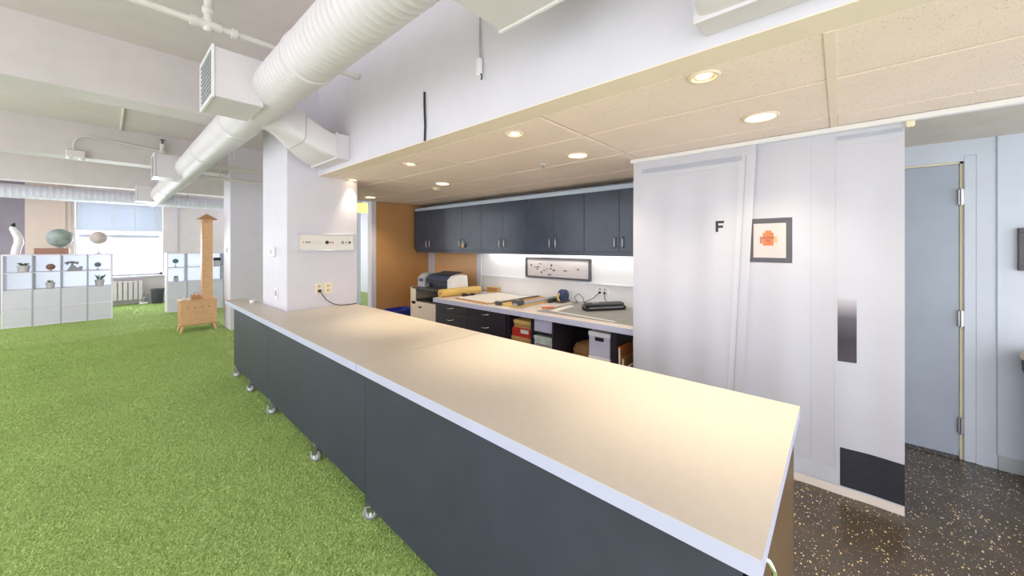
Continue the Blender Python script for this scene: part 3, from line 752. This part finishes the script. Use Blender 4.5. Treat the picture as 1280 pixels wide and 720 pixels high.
crate('storage_box', 'mint patterned box on the lower shelf', 'box', 3.06, 3.5, 2.19, 2.425, .418, .55, MINT, MINT, None,
      lambda t: B(3.052, 3.056, 2.21, 2.40, .46, .468).build('printed_stripe', mat('plum_ink', (150, 92, 140), .6), t))
dm = thing('cardboard_drum', 'brown cardboard drum in the knee space under the counter', 'drum', (3.45, 1.965, 0))
MB().lathe((3.45, 1.965, 0), [(.185, 0), (.185, .40), (.165, .45), (.09, .48), (.005, .485)], 28).build('drum_body', KRAFT, dm)
MB().lathe((3.45, 1.965, 0), [(.186, .385), (.19, .387), (.19, .405), (.185, .407)], 28).build('rim', KRAFT, dm)
def holes(t):
    z = t.location.z
    B(3.055, 3.0595, 1.61, 1.70, z+.15, z+.185, b=.002).build('hand_hole', BLACK, t)
for k, s in enumerate(('white archive box with hand hole, bottom of its stack', 'white archive box with hand hole, middle of its stack', 'white archive box with hand hole, top of its stack')):
    crate('archive_box', s, 'box', 3.06, 3.46, 1.548, 1.765, .0+.232*k, .231+.232*k, LAV, WPLAS, 'archive boxes under the work counter', holes)
B(XB+.04, 3.9, 1.475, 1.53, 0, .732).build('support_panel', CABD, wc)
B(XB+.04, 3.9, 1.0, 1.03, 0, .732).build('support_panel', CABD, wc)
for k, (y, lean, m, h, s) in enumerate(((1.44, -.02, ORCARD, .60, 'tall orange folder leaning against the dark upright panel'), (1.40, -.06, KRAFT, .50, 'kraft folder leaning next to the tall orange folder'),
        (1.34, -.09, PAPER, .44, 'white paper folder among the orange folders'), (1.29, -.05, ORCARD, .52, 'short orange folder near the curtain'), (1.24, -.03, KRAFTY, .42, 'yellow kraft folder beside the curtain edge'))):
    mb = MB().prism([(y, .002), (y+.022, .002), (y+.022+lean*-.4, h), (y+lean*-.4, h)], 'x', 3.06+.02*k, 3.34+.015*k)
    t = thing('paper_folder', s, 'folder', (3.2, y, 0), 'folders under the work counter')
    mb.build('cover', m, t)
    MB().prism([(y+.004, .004), (y+.018, .004), (y+.018+lean*-.4, h-.012), (y+.004+lean*-.4, h-.012)], 'x', 3.055+.02*k, 3.06+.02*k).build('pages', PAPER, t)

# --- things on the work counter
tag(B(3.12, 3.90, 1.15, 2.44, ZB+.0005, ZB+.004, b=.001).build('cutting_mat', MATM), 'large grey cutting mat on the work counter', 'cutting mat')
pd = thing('paper_pad', 'large white paper pad lying on the work counter', 'paper pad', (3.5, 3.4, ZB))
B(3.10, 3.86, 3.12, 3.80, ZB+.001, ZB+.008, b=.001).rot((3.5, 3.5), -.08).build('backing_board', KRAFT, pd)
B(3.14, 3.86, 3.15, 3.77, ZB+.009, ZB+.022, b=.002).rot((3.5, 3.5), -.03).build('sheets', PAPER, pd)
tm = thing('paper_trimmer', 'long grey paper trimmer across the work counter', 'paper trimmer', (3.5, 2.85, ZB))
B(3.15, 3.93, 2.72, 3.06, ZB+.001, ZB+.022, b=.003).build('bed', KRAFTY, tm)
B(3.12, 3.96, 2.725, 2.79, ZB+.022, ZB+.05, b=.006).build('rail', GREYP, tm)
B(3.13, 3.24, 2.70, 2.82, ZB+.023, ZB+.085, b=.015).build('cutter_head', DARKM, tm)
B(3.15, 3.93, 3.02, 3.06, ZB+.022, ZB+.034, b=.003).build('paper_guide', DARKM, tm)
B(3.12, 3.16, 2.98, 3.08, ZB+.001, ZB+.045, b=.01).build('end_foot', DARKM, tm)
tag(B(3.3, 3.9, 2.83, 3.0, ZB+.0225, ZB+.028).build('card_sheet', KRAFT), 'kraft card sheet lying on the paper trimmer', 'card')
tg = thing('tape_dispenser', 'round blue tape dispenser behind the paper trimmer', 'tape dispenser', (3.84, 2.58, ZB))
MB().lathe((3.84, 2.58, ZB+.082), [(.03, -.035), (.078, -.035), (.08, -.03), (.08, .03), (.078, .035), (.03, .035)], 24, axis='y').build('roll', NAVY, tg)
B(3.74, 3.94, 2.54, 2.62, ZB+.005, ZB+.03, b=.008).build('base', DARKM, tg)
MB().tube([(3.76, 2.58, ZB+.02), (3.72, 2.58, ZB+.07), (3.75, 2.58, ZB+.12)], .012, 8).build('arm', KRAFTY, tg)
st = thing('desk_stapler', 'black stapler lying beside the tape dispenser', 'stapler', (3.78, 2.72, ZB))
B(3.66, 3.86, 2.655, 2.695, ZB+.004, ZB+.02, b=.004).rot((3.76, 2.675), .0).build('base', BLACK, st)
B(3.66, 3.86, 2.66, 2.69, ZB+.026, ZB+.052, b=.008).rot((3.76, 2.675), .0).build('arm', DARKM, st)
lm = thing('laminator', 'black laminator on the grey cutting mat', 'laminator', (3.66, 1.92, ZB))
an = math.atan2(1.80-2.06, 3.87-3.50)
def lam_(mb): return mb.rot((3.66, 1.92), an)
lam_(B(3.42, 3.90, 1.87, 1.99, ZB+.005, ZB+.055, b=.012)).build('base', BLACK, lm)
lam_(B(3.43, 3.89, 1.88, 1.985, ZB+.05, ZB+.088, b=.018)).build('cover', DARKM, lm)
lam_(B(3.46, 3.86, 1.865, 1.872, ZB+.035, ZB+.042)).build('feed_slot', GREYP, lm)
lam_(B(3.50, 3.58, 1.89, 1.90, ZB+.084, ZB+.092)).build('control_panel', GREYP, lm)
kn = thing('utility_knife', 'orange utility knife on the cutting mat', 'knife', (3.33, 2.44, ZB))
MB().prism([(3.27, 2.475), (3.29, 2.50), (3.40, 2.42), (3.385, 2.395)], 'z', ZB+.005, ZB+.02).build('handle', mat('orange_plastic', (236, 120, 40), .4), kn)
MB().prism([(3.39, 2.40), (3.398, 2.414), (3.45, 2.37)], 'z', ZB+.009, ZB+.012).build('blade', STEEL, kn)
tag(B(3.22, 3.66, 2.28, 2.36, ZB+.0045, ZB+.007).rot((3.44, 2.32), .1).build('paper_strip', PAPER), 'short white paper strip on the cutting mat', 'paper')
tag(B(3.18, 3.215, 1.55, 2.35, ZB+.0045, ZB+.0065).rot((3.2, 1.95), -.1).build('steel_ruler', WPLAS), 'long pale ruler along the cutting mat edge', 'ruler')
nb = thing('clipboard', 'dark clipboard with papers beside the plotter roll', 'clipboard', (3.67, 3.88, ZB))
B(3.48, 3.86, 3.815, 3.95, ZB+.001, ZB+.006).build('board', DARKM, nb)
B(3.50, 3.84, 3.82, 3.94, ZB+.007, ZB+.012).build('papers', GREYP, nb)
B(3.48, 3.52, 3.85, 3.92, ZB+.012, ZB+.03, b=.005).build('clip', BLACK, nb)
hp = thing('hole_punch', 'black hole punch between the yellow paper roll and paper pad', 'hole punch', (3.37, 3.885, ZB))
B(3.34, 3.40, 3.82, 3.95, ZB+.001, ZB+.018, b=.004).build('base', BLACK, hp); B(3.345, 3.395, 3.825, 3.945, ZB+.025, ZB+.042, b=.006).build('lever', BLACK, hp)
MB().cyl((3.37, 3.85, ZB+.018), (3.37, 3.85, ZB+.026), .01).cyl((3.37, 3.92, ZB+.018), (3.37, 3.92, ZB+.026), .01).build('punch_pin', STEEL, hp)
sx = thing('wooden_tray', 'small wooden tray standing against the backsplash', 'tray', (3.94, 4.0, ZB))
B(3.925, 3.94, 3.78, 4.02, ZB+.001, ZB+.085, b=.003).build('base', KRAFT, sx)
fr = MB()
frame_bars(fr, 'x', 3.905, 3.926, 3.78, 4.02, ZB+.001, ZB+.086, .011)
fr.build('rim', KRAFTY, sx)
# framed print on back wall
pb = thing('framed_print', 'wide grey framed print of scattered marks above the work counter', 'picture', (XW-.02, 2.78, 1.06))
y0, y1, z0, z1 = 2.27, 3.295, 1.062, 1.338; e = .022
fr = MB()
frame_bars(fr, 'x', XW-.045, XW, y0, y1, z0, z1, e, .002)
fr.build('frame', FRAMEG, pb)
B(XW-.02, XW, y0+e, y1-e, z0+e, z1-e).build('sheet', ARTP, pb)
random.seed(3)
groups = {}
for (u, v, w, h, m) in ((.07, .62, .03, .02, INK), (.16, .52, .05, .016, INKR), (.2, .53, .03, .016, INK), (.23, .72, .04, .012, INK), (.25, .22, .02, .03, INK), (.3, .34, .04, .02, INKR), (.31, .5, .05, .008, GREYP),
        (.42, .65, .025, .03, INK), (.41, .46, .03, .016, INK), (.46, .38, .04, .02, INK), (.5, .36, .05, .006, GREYP), (.64, .38, .05, .014, INK), (.68, .38, .04, .006, INKR), (.82, .56, .07, .006, GREYP), (.84, .48, .03, .016, INK),
        (.93, .44, .11, .004, GREYP), (.5, .68, .1, .005, GREYP), (.18, .4, .03, .02, INKB), (.35, .42, .02, .02, INKB), (.12, .48, .09, .005, GREYP), (.52, .12, .012, .008, INK), (.6, .14, .01, .008, INKB)):
    yc = y1-e-(y1-y0-2*e)*u; zz = z0+e+(z1-z0-2*e)*v
    B(XW-.0215, XW-.020, yc-w/2, yc+w/2, zz-h/2, zz+h/2).build('printed_mark', m, pb)
B(XW-.0215, XW-.020, 2.86, 2.925, z0+e+.02, z0+e+.034).build('printed_caption', INK, pb)
# outlet with cords on backsplash
oo = thing('power_outlet', 'white outlet with black plugs on the backsplash', 'outlet', (XW-.025, 2.12, .9))
B(XW-.03, XW-.022, 2.03, 2.20, .91, 1.0, b=.003).build('cover_plate', WPLAS, oo)
for y in (2.075, 2.14): B(XW-.05, XW-.03, y-.014, y+.014, .925, .95, b=.004).build('plug', BLACK, oo); 
for y in (2.075, 2.14): B(XW-.033, XW-.03, y-.012, y+.012, .965, .99, b=.001).build('socket', GREYP, oo)
MB().tube([(3.948, 2.14, .935), (3.92, 2.2, .87), (3.90, 2.3, .815), (3.88, 2.42, .797), (3.86, 2.47, .797), (3.84, 2.45, .80)], .004, 8).build('power_cord', CORDB, tg)
MB().tube([(3.948, 2.075, .935), (3.92, 2.05, .87), (3.88, 1.98, .82), (3.80, 1.93, .80)], .004, 8).build('power_cord', CORDB, lm)
MB().tube([(3.93, 2.44, .797), (3.94, 2.48, .86), (3.95, 2.42, .90), (3.94, 2.36, .86), (3.93, 2.33, .797)], .004, 8).build('power_cord', CORDB, tg)
# plotter on cart
ct = thing('printer_cart', 'beige cart with open black bay beside the work counter', 'cart', (3.55, 4.6, 0))
B(3.2, 3.22, 4.97, 5.0, 0, .858, b=.002).box(3.22, 3.9, 4.96, 5.0, 0, .858).build('side_panel', BEIGE, ct)
B(3.2, 3.9, 4.145, 4.165, 0, .858).build('side_panel', BEIGE, ct)
B(3.2, 3.9, 4.165, 4.96, .838, .858).build('top_board', DARKM, ct)
B(3.88, 3.9, 4.165, 4.96, .04, .838).box(3.24, 3.88, 4.17, 4.95, .65, .665).build('bay_lining', BLACK, ct)
B(3.2, 3.22, 4.86, 4.97, .6, .858, b=.002).build('front_stile', BEIGE, ct)
for (a, b) in ((.36, .645), (.06, .35)):
    d = B(3.2, 3.22, 4.168, 4.965, a, b, b=.002).build('drawer_front', BEIGE, ct)
    B(3.192, 3.2, 4.70, 4.78, b-.09, b-.065, b=.003).build('handle', DARKM, d)
pp = thing('plotter', 'wide black and white plotter on the beige cart', 'plotter', (3.55, 4.4, .86))
prof = [(3.34, .93), (3.34, .99), (3.40, 1.045), (3.48, 1.062), (3.58, 1.05), (3.6, .93)]
MB().prism(prof, 'y', 4.22, 4.78).build('cover', NAVY, pp)
B(3.33, 3.40, 4.225, 4.76, .945, .985, b=.01).build('output_slot', BLACK, pp)
for a, b in ((4.78, 4.96), (4.12, 4.22)):
    MB().prism([(3.31, .86), (3.31, 1.0), (3.38, 1.055), (3.47, 1.073), (3.60, 1.06), (3.62, .86)], 'y', a, b).build('end_housing', WPLAS if a < 4.5 else GREYP, pp)
B(3.40, 3.60, 4.22, 4.78, .859, .93).build('base', BLACK, pp)
B(3.303, 3.312, 4.82, 4.92, .94, .99, b=.003).build('control_panel', NAVY, pp)
MB().prism([(3.42, 1.058), (3.44, 1.066), (3.62, 1.10), (3.62, 1.09)], 'y', 4.25, 4.70).build('paper_tray', DARKM, pp)
rl = thing('paper_roll', 'thick yellow kraft paper roll lying in front of the plotter', 'paper roll', (3.4, 4.04, .79))
MB().cyl((3.06, 4.06, ZB+.056), (3.75, 4.02, ZB+.056), .055, n=24).build('roll', KRAFTY, rl)
MB().cyl((3.05, 4.0605, ZB+.056), (3.76, 4.0195, ZB+.056), .02, n=14).build('core', KRAFT, rl)
bb = thing('recycling_bin', 'blue plastic recycling bin beside the orange wall', 'bin', (3.25, 5.35, 0))
R = []
for z, w, d in ((0, .16, .11), (.01, .17, .12), (.42, .20, .15), (.43, .215, .165), (.47, .215, .165), (.47, .19, .14), (.1, .16, .11)):
    R.append([(3.2+math.copysign(min(abs(math.cos(a))*1.25, 1), math.cos(a))*w, 5.36+math.copysign(min(abs(math.sin(a))*1.25, 1), math.sin(a))*d, z) for a in (2*math.pi*k/28 for k in range(28))])
MB().rings(R, smooth=False).build('tub', BLUE, bb)
B(3.08, 3.32, 5.20, 5.21, .35, .39, b=.004).build('handle_grip', NAVY, bb)

# pendant beyond the orange wall
pl = thing('pendant_lamp', 'yellow drum pendant lamp past the column edge', 'lamp', (3.45, 7.3, 2.2))
MB().lathe((3.52, 7.3, 0), [(.10, 2.18), (.13, 2.18), (.13, 2.36), (.10, 2.36)], 24).build('shade', YELLOW, pl)
MB().cyl((3.52, 7.3, 2.36), (3.52, 7.3, ZC), .006, n=8).build('cord', CORDB, pl)

# ================================================================== CUBE SHELVES AT THE FAR END
def cube_shelf(x0, y, label, ncol=4):
    t = thing('cube_shelf', label, 'shelf', (x0+.66, y+.19, 0), 'white cube shelves on the turf')
    cw = .333; Hh = 1.335; D = .38; x1 = x0+cw*ncol
    for k in range(ncol+1):
        w = .026 if k in (0, ncol) else .016
        B(x0+k*cw-w/2, x0+k*cw+w/2, y, y+D, .0, Hh, b=.002).build('upright', SEAM if 0 < k < ncol else SHELFW, t)
    for k in range(5):
        w = .026 if k in (0, 4) else .014
        z = .013+k*(Hh-.026)/4
        for c in range(ncol):
            B(x0+c*cw+.008, x0+(c+1)*cw-.008, y+.002, y+D, z-w/2, z+w/2).build('shelf_board', SHELFW, t)
    for c in range(ncol):
        for r in range(4):
            za = .013+r*(Hh-.026)/4+.009; zb = za+(Hh-.026)/4-.018
            if r < 2:
                B(x0+c*cw+.010, x0+(c+1)*cw-.010, y+.004, y+.022, za, zb, b=.002).build('cube_door', SHELFD, t)
            else:
                B(x0+c*cw+.008, x0+(c+1)*cw-.008, y+D-.008, y+D, za-.004, zb+.004).build('back_panel', OPAL, t)
    return t
cube_shelf(-1.222, 11.18, 'white four by four cube shelf with plants and small globes')
cube_shelf(.945, 11.18, 'white cube shelf behind the plywood stove', 4)
zr = [.013+k*(1.335-.026)/4+.0135 for k in range(4)]
def plant(x, y, z, r, h, label, leaves=10, spread=.06, lh=.06):
    t = thing('potted_plant', label, 'plant', (x, y, z), 'small potted plants in the cube shelves')
    MB().lathe((x, y, z), [(r*.78, 0), (r*.8, .004), (r, h-.006), (r, h), (r*.9, h), (r*.88, h-.012)], 20).build('pot', POT, t)
    MB().lathe((x, y, z+h-.016), [(r*.9, 0), (r*.5, .006), (.002, .008)], 16).build('soil', SOIL, t)
    for k in range(leaves):
        a = 2*math.pi*k/leaves+random.random(); s = spread*(.5+.6*random.random()); hh = lh*(.6+.5*random.random())
        p0 = Vector((x+.3*r*math.cos(a), y+.3*r*math.sin(a), z+h-.01)); p2 = Vector((x+s*math.cos(a), y+s*math.sin(a), z+h+hh)); p1 = (p0+p2)/2+Vector((0, 0, .012))
        MB().tube([p0, p1, p2], [.004, .011, .002], 6).build('leaf', LEAF, t)
plant(-1.0, 11.32, zr[3], .075, .12, 'wide pale pot of low succulents in the top shelf row', 16, .085, .05)
plant(-.69, 11.32, zr[2], .06, .11, 'small tapered pot with a tiny plant below the rust globe', 8, .04, .04)
plant(-.06, 11.32, zr[2], .07, .12, 'pale pot with spiky leaves below the slate globe', 12, .10, .10)
plant(1.10, 11.32, zr[2], .045, .09, 'tiny potted plant in the shelf behind the stove', 9, .04, .04)
def globe(x, y, z, r, gm, label, stem=.03, ring=True, base=.05):
    t = thing('globe', label, 'globe', (x, y, z))
    MB().lathe((x, y, z), [(base, 0), (base, .006), (base*.5, .014), (.008, .02), (.006, .02+stem)], 18).build('stand', STEEL, t)
    c = (x, y, z+.02+stem+r+.006)
    MB().sphere(c, r, 28, 16).build('ball', gm, t)
    if ring: MB().tube([(c[0]+(r+.008)*math.cos(a), c[1]+.0, c[2]+(r+.008)*math.sin(a)) for a in (math.radians(-120+15*k) for k in range(15))], .005, 6).build('meridian', WPLAS, t)
    return t
tag(B(-.88, -.46, 11.28, 11.50, 1.336, 1.45, b=.004).build('wooden_box', BROWNB), 'reddish brown box under the large globe on the shelf', 'box')
globe(-.58, 11.38, 1.451, .175, GLOBEB, 'large blue-green globe on the reddish box', .0, True, .07)
globe(-.075, 11.34, 1.336, .128, GLOBEP, 'pale pink globe on a thin stand atop the shelf', .17, False, .06)
globe(-.685, 11.30, zr[3], .058, GLOBER, 'small rust coloured globe in the shelf', .0, False, .03)
globe(-.085, 11.30, zr[3], .048, GLOBEN, 'small slate blue globe in the shelf', .03, False, .03)
globe(1.09, 11.30, zr[3], .052, GLOBET, 'teal globe in the shelf behind the stove', .06, False, .03)
sc = thing('telephone', 'grey vintage desk telephone in the cube shelf', 'telephone', (-.4, 11.3, zr[3]))
MB().prism([(-.49, zr[3]), (-.30, zr[3]), (-.29, zr[3]+.03), (-.36, zr[3]+.06), (-.39, zr[3]+.10), (-.44, zr[3]+.10), (-.46, zr[3]+.05)], 'y', 11.26, 11.38).build('body', SCULP, sc)
MB().tube([(-.50, 11.32, zr[3]+.13), (-.47, 11.32, zr[3]+.16), (-.42, 11.32, zr[3]+.165), (-.37, 11.32, zr[3]+.15), (-.34, 11.32, zr[3]+.145)], [.032, .022, .02, .022, .03], 10).build('handset', SCULP, sc)
MB().lathe((-.31, 11.24, zr[3]+.055), [(.03, 0), (.03, .02)], 16, axis='y').build('dial', SCULP, sc)
MB().cyl((-.42, 11.32, zr[3]+.09), (-.42, 11.32, zr[3]+.15), .015).build('cradle', SCULP, sc)
ws = thing('sculpture', 'white curved sculpture with a black tip on the shelf', 'sculpture', (-1.1, 11.4, 1.336))
pts = [(-1.10, 11.4, 1.337), (-1.085, 11.4, 1.45), (-1.06, 11.4, 1.55), (-1.065, 11.4, 1.65), (-1.10, 11.4, 1.75), (-1.13, 11.4, 1.82), (-1.125, 11.4, 1.87)]
MB().tube(pts, [.055, .055, .058, .055, .05, .04, .025], 18).build('body', WPLAS, ws)
MB().tube([(-1.127, 11.4, 1.85), (-1.118, 11.4, 1.89), (-1.105, 11.4, 1.92)], [.034, .026, .004], 14).build('tip', BLACK, ws)
bx = thing('lidded_box', 'small pale box with black lid on the shelf behind the stove pipe', 'box', (1.85, 11.3, zr[3]))
B(1.78, 1.90, 11.25, 11.36, zr[3], zr[3]+.13, b=.006).build('body', POT, bx); B(1.775, 1.905, 11.245, 11.365, zr[3]+.13, zr[3]+.20, b=.006).build('lid', BLACK, bx)

# blind, radiator, bin
bl = thing('window_blind', 'white slatted blind half lowered over the sash window', 'blind', (.3, YW+.03, 1.87))
B(-.46, 1.06, YW+.0, YW+.06, 2.56, 2.62, b=.004).build('headrail', WPLAS, bl)
s0 = None
for k in range(33):
    z = 1.895+k*.0203
    if s0 is None:
        s0 = MB().add([(-.455, YW+.012, z-.012), (1.055, YW+.012, z-.012), (1.055, YW+.0165, z+.012), (-.455, YW+.0165, z+.012), (-.455, YW+.0135, z-.0125), (1.055, YW+.0135, z-.0125), (1.055, YW+.018, z+.0115), (-.455, YW+.018, z+.0115)],
                [(0, 1, 2, 3), (4, 7, 6, 5), (0, 4, 5, 1), (2, 6, 7, 3), (0, 3, 7, 4), (1, 5, 6, 2)]).build('slat', BLIND, bl)
    else:
        o = s0.copy(); COL.objects.link(o); o.parent = bl; o.location = (0, 0, k*.0203)
for x in (-.40, .14, .53, .93, 1.02): B(x-.012, x+.012, YW+.006, YW+.010, 1.88, 2.56).build('ladder_tape', WPLAS, bl)
B(-.455, 1.055, YW+.005, YW+.04, 1.862, 1.885, b=.004).build('bottom_rail', WPLAS, bl)
rd = thing('radiator', 'white column radiator under the window', 'radiator', (.25, 13.48, 0))
for k in range(12):
    x = -.36+k*.09
    MB().prism([(x-.03, .12), (x+.03, .12), (x+.036, .16), (x+.036, .56), (x+.03, .60), (x-.03, .60), (x-.036, .56), (x-.036, .16)], 'y', 13.42, 13.54).build('section', RADI, rd)
MB().cyl((-.4, 13.48, .15), (.76, 13.48, .15), .02).cyl((-.4, 13.48, .57), (.66, 13.48, .57), .02).build('connecting_pipe', RADI, rd)
for x in (-.36, .63): B(x-.02, x+.02, 13.44, 13.52, 0, .13, b=.004).build('foot', RADI, rd)
MB().cyl((.74, 13.48, 0), (.74, 13.48, .18), .016).lathe((.74, 13.48, .17), [(.03, 0), (.03, .05), (.015, .06)], 12).build('valve', GREYP, rd)
wb = thing('waste_basket', 'dark grey waste basket beside the radiator', 'bin', (.93, 13.25, 0))
MB().lathe((.93, 13.25, 0), [(.10, 0), (.105, .01), (.135, .36), (.14, .37), (.13, .37), (.1, .03)], 24).build('basket', BINM, wb)
MB().lathe((.93, 13.25, .35), [(.137, 0), (.145, .005), (.145, .022), (.137, .027)], 24, cap=False).build('rim', BINM, wb)
tp = thing('floor_appliance', 'small white appliance on the turf next to the basket', 'appliance', (.68, 13.3, 0))
B(.60, .76, 13.22, 13.36, 0, .05, b=.012).build('base', WPLAS, tp); MB().cyl((.69, 13.3, .05), (.69, 13.3, .16), .022, n=12).build('post', GREYP, tp)

# ================================================================== PLYWOOD STOVE
sv = thing('plywood_stove', 'plywood model stove with tall square chimney next to the column', 'stove sculpture', (1.12, 8.55, 0))
X0, X1, Y0, Y1 = .87, 1.36, 8.36, 8.74
B(X0, X1, Y0, Y0+.018, .13, .535, b=.002).build('front_board', PLY, sv)
B(X0, X1, Y1-.018, Y1, .13, .535, b=.002).build('back_board', PLY, sv)
for x in (X0, X1-.018): B(x, x+.018, Y0+.018, Y1-.018, .13, .535).build('side_board', PLYD, sv)
B(X0-.008, X1+.008, Y0-.008, Y1+.008, .535, .552, b=.002).build('top_board', PLY, sv)
B(X0, X1, Y0, Y1, .115, .13, b=.002).build('bottom_board', PLYD, sv)
for x in (.965, 1.06, 1.15, 1.25): MB().lathe((x, Y0, .42), [(.012, -.006), (.014, -.001), (.014, .002)], 12, axis='y').build('knob', PLYD, sv)
for sx_, x in ((-1, X0+.04), (1, X1-.04)):
    for sy_, y in ((-1, Y0+.04), (1, Y1-.04)):
        MB().tube([(x, y, .117), (x+sx_*.035, y+sy_*.03, 0.0)], [.028, .018], 10).build('leg', PLY, sv)
cx, cy = 1.235, 8.50
for (a, b, c, d) in ((cx-.075, cx+.075, cy-.075, cy-.063), (cx-.075, cx+.075, cy+.063, cy+.075), (cx-.075, cx-.063, cy-.063, cy+.063), (cx+.063, cx+.075, cy-.063, cy+.063)):
    B(a, b, c, d, .552, 1.97, b=.001).build('chimney_board', PLY if c < cy-.07 else PLYD, sv)
MB().lathe((cx, cy-.075, 1.93), [(.01, -.004), (.012, 0)], 10, axis='y').build('peg', PLYD, sv)
MB().add([(cx-.14, cy-.14, 1.97), (cx+.14, cy-.14, 1.97), (cx+.14, cy+.14, 1.97), (cx-.14, cy+.14, 1.97), (cx, cy, 2.075)], [(3, 2, 1, 0), (0, 1, 4), (1, 2, 4), (2, 3, 4), (3, 0, 4)]).build('chimney_cap', PLYD, sv)
kt = thing('wooden_kettle', 'small plywood kettle on top of the model stove', 'kettle', (1.09, 8.5, .552))
MB().prism([(1.03, .553), (1.14, .553), (1.15, .60), (1.13, .64), (1.10, .625), (1.07, .64), (1.04, .625), (1.015, .64), (1.02, .60)], 'y', 8.44, 8.52).build('body', PLYD, kt)
MB().tube([(1.05, 8.48, .63), (1.06, 8.48, .67), (1.11, 8.48, .67), (1.12, 8.48, .63)], .007, 8).build('handle', PLY, kt)
pn = thing('paper_sculpture', 'white folded paper pieces on the stove top corner', 'paper', (.93, 8.5, .552))
for k in range(5):
    x = .885+.03*k; y = 8.44+.05*(k % 3); h = .04+.02*(k % 2)
    MB().add([(x-.03, y-.03, .553), (x+.03, y-.02, .553), (x+.02, y+.03, .553), (x-.025, y+.025, .553), (x+.01, y, .553+h)], [(3, 2, 1, 0), (0, 1, 4), (1, 2, 4), (2, 3, 4), (3, 0, 4)]).build('paper_fold', PAPER, pn)

# ================================================================== TURF PILE
def blades(n, xr, yr, h, w, pw=1.0):
    x = rng.uniform(*xr, n); y = yr[0]+(yr[1]-yr[0])*rng.random(n)**pw
    a = rng.uniform(0, 2*np.pi, n); hh = h*(.55+.6*rng.random(n)); l = rng.uniform(.4, 1.6, n)*h; d = rng.uniform(0, 2*np.pi, n)
    v = np.zeros((n, 3, 3)); ww = w*(.7+.6*rng.random(n))
    v[:, 0, 0] = x-np.cos(a)*ww; v[:, 0, 1] = y-np.sin(a)*ww
    v[:, 1, 0] = x+np.cos(a)*ww; v[:, 1, 1] = y+np.sin(a)*ww
    v[:, 2, 0] = x+np.cos(d)*l; v[:, 2, 1] = y+np.sin(d)*l; v[:, 2, 2] = hh
    me = bpy.data.meshes.new('turf_pile'); me.vertices.add(3*n); me.loops.add(3*n); me.polygons.add(n)
    me.vertices.foreach_set('co', v.ravel()); me.loops.foreach_set('vertex_index', np.arange(3*n, dtype=np.int32))
    me.polygons.foreach_set('loop_start', np.arange(0, 3*n, 3, dtype=np.int32))
    me.materials.append(BLADE); me.update(calc_edges=True); me.validate()
    o = bpy.data.objects.new('turf_pile', me); COL.objects.link(o); o['kind'] = 'stuff'; o.parent = turf
    return o
blades(420000, (-1.3, 1.15), (1.0, 9.0), .010, .0028, 1.35)
blades(140000, (-2.2, 1.5), (6.5, 13.3), .010, .0045)
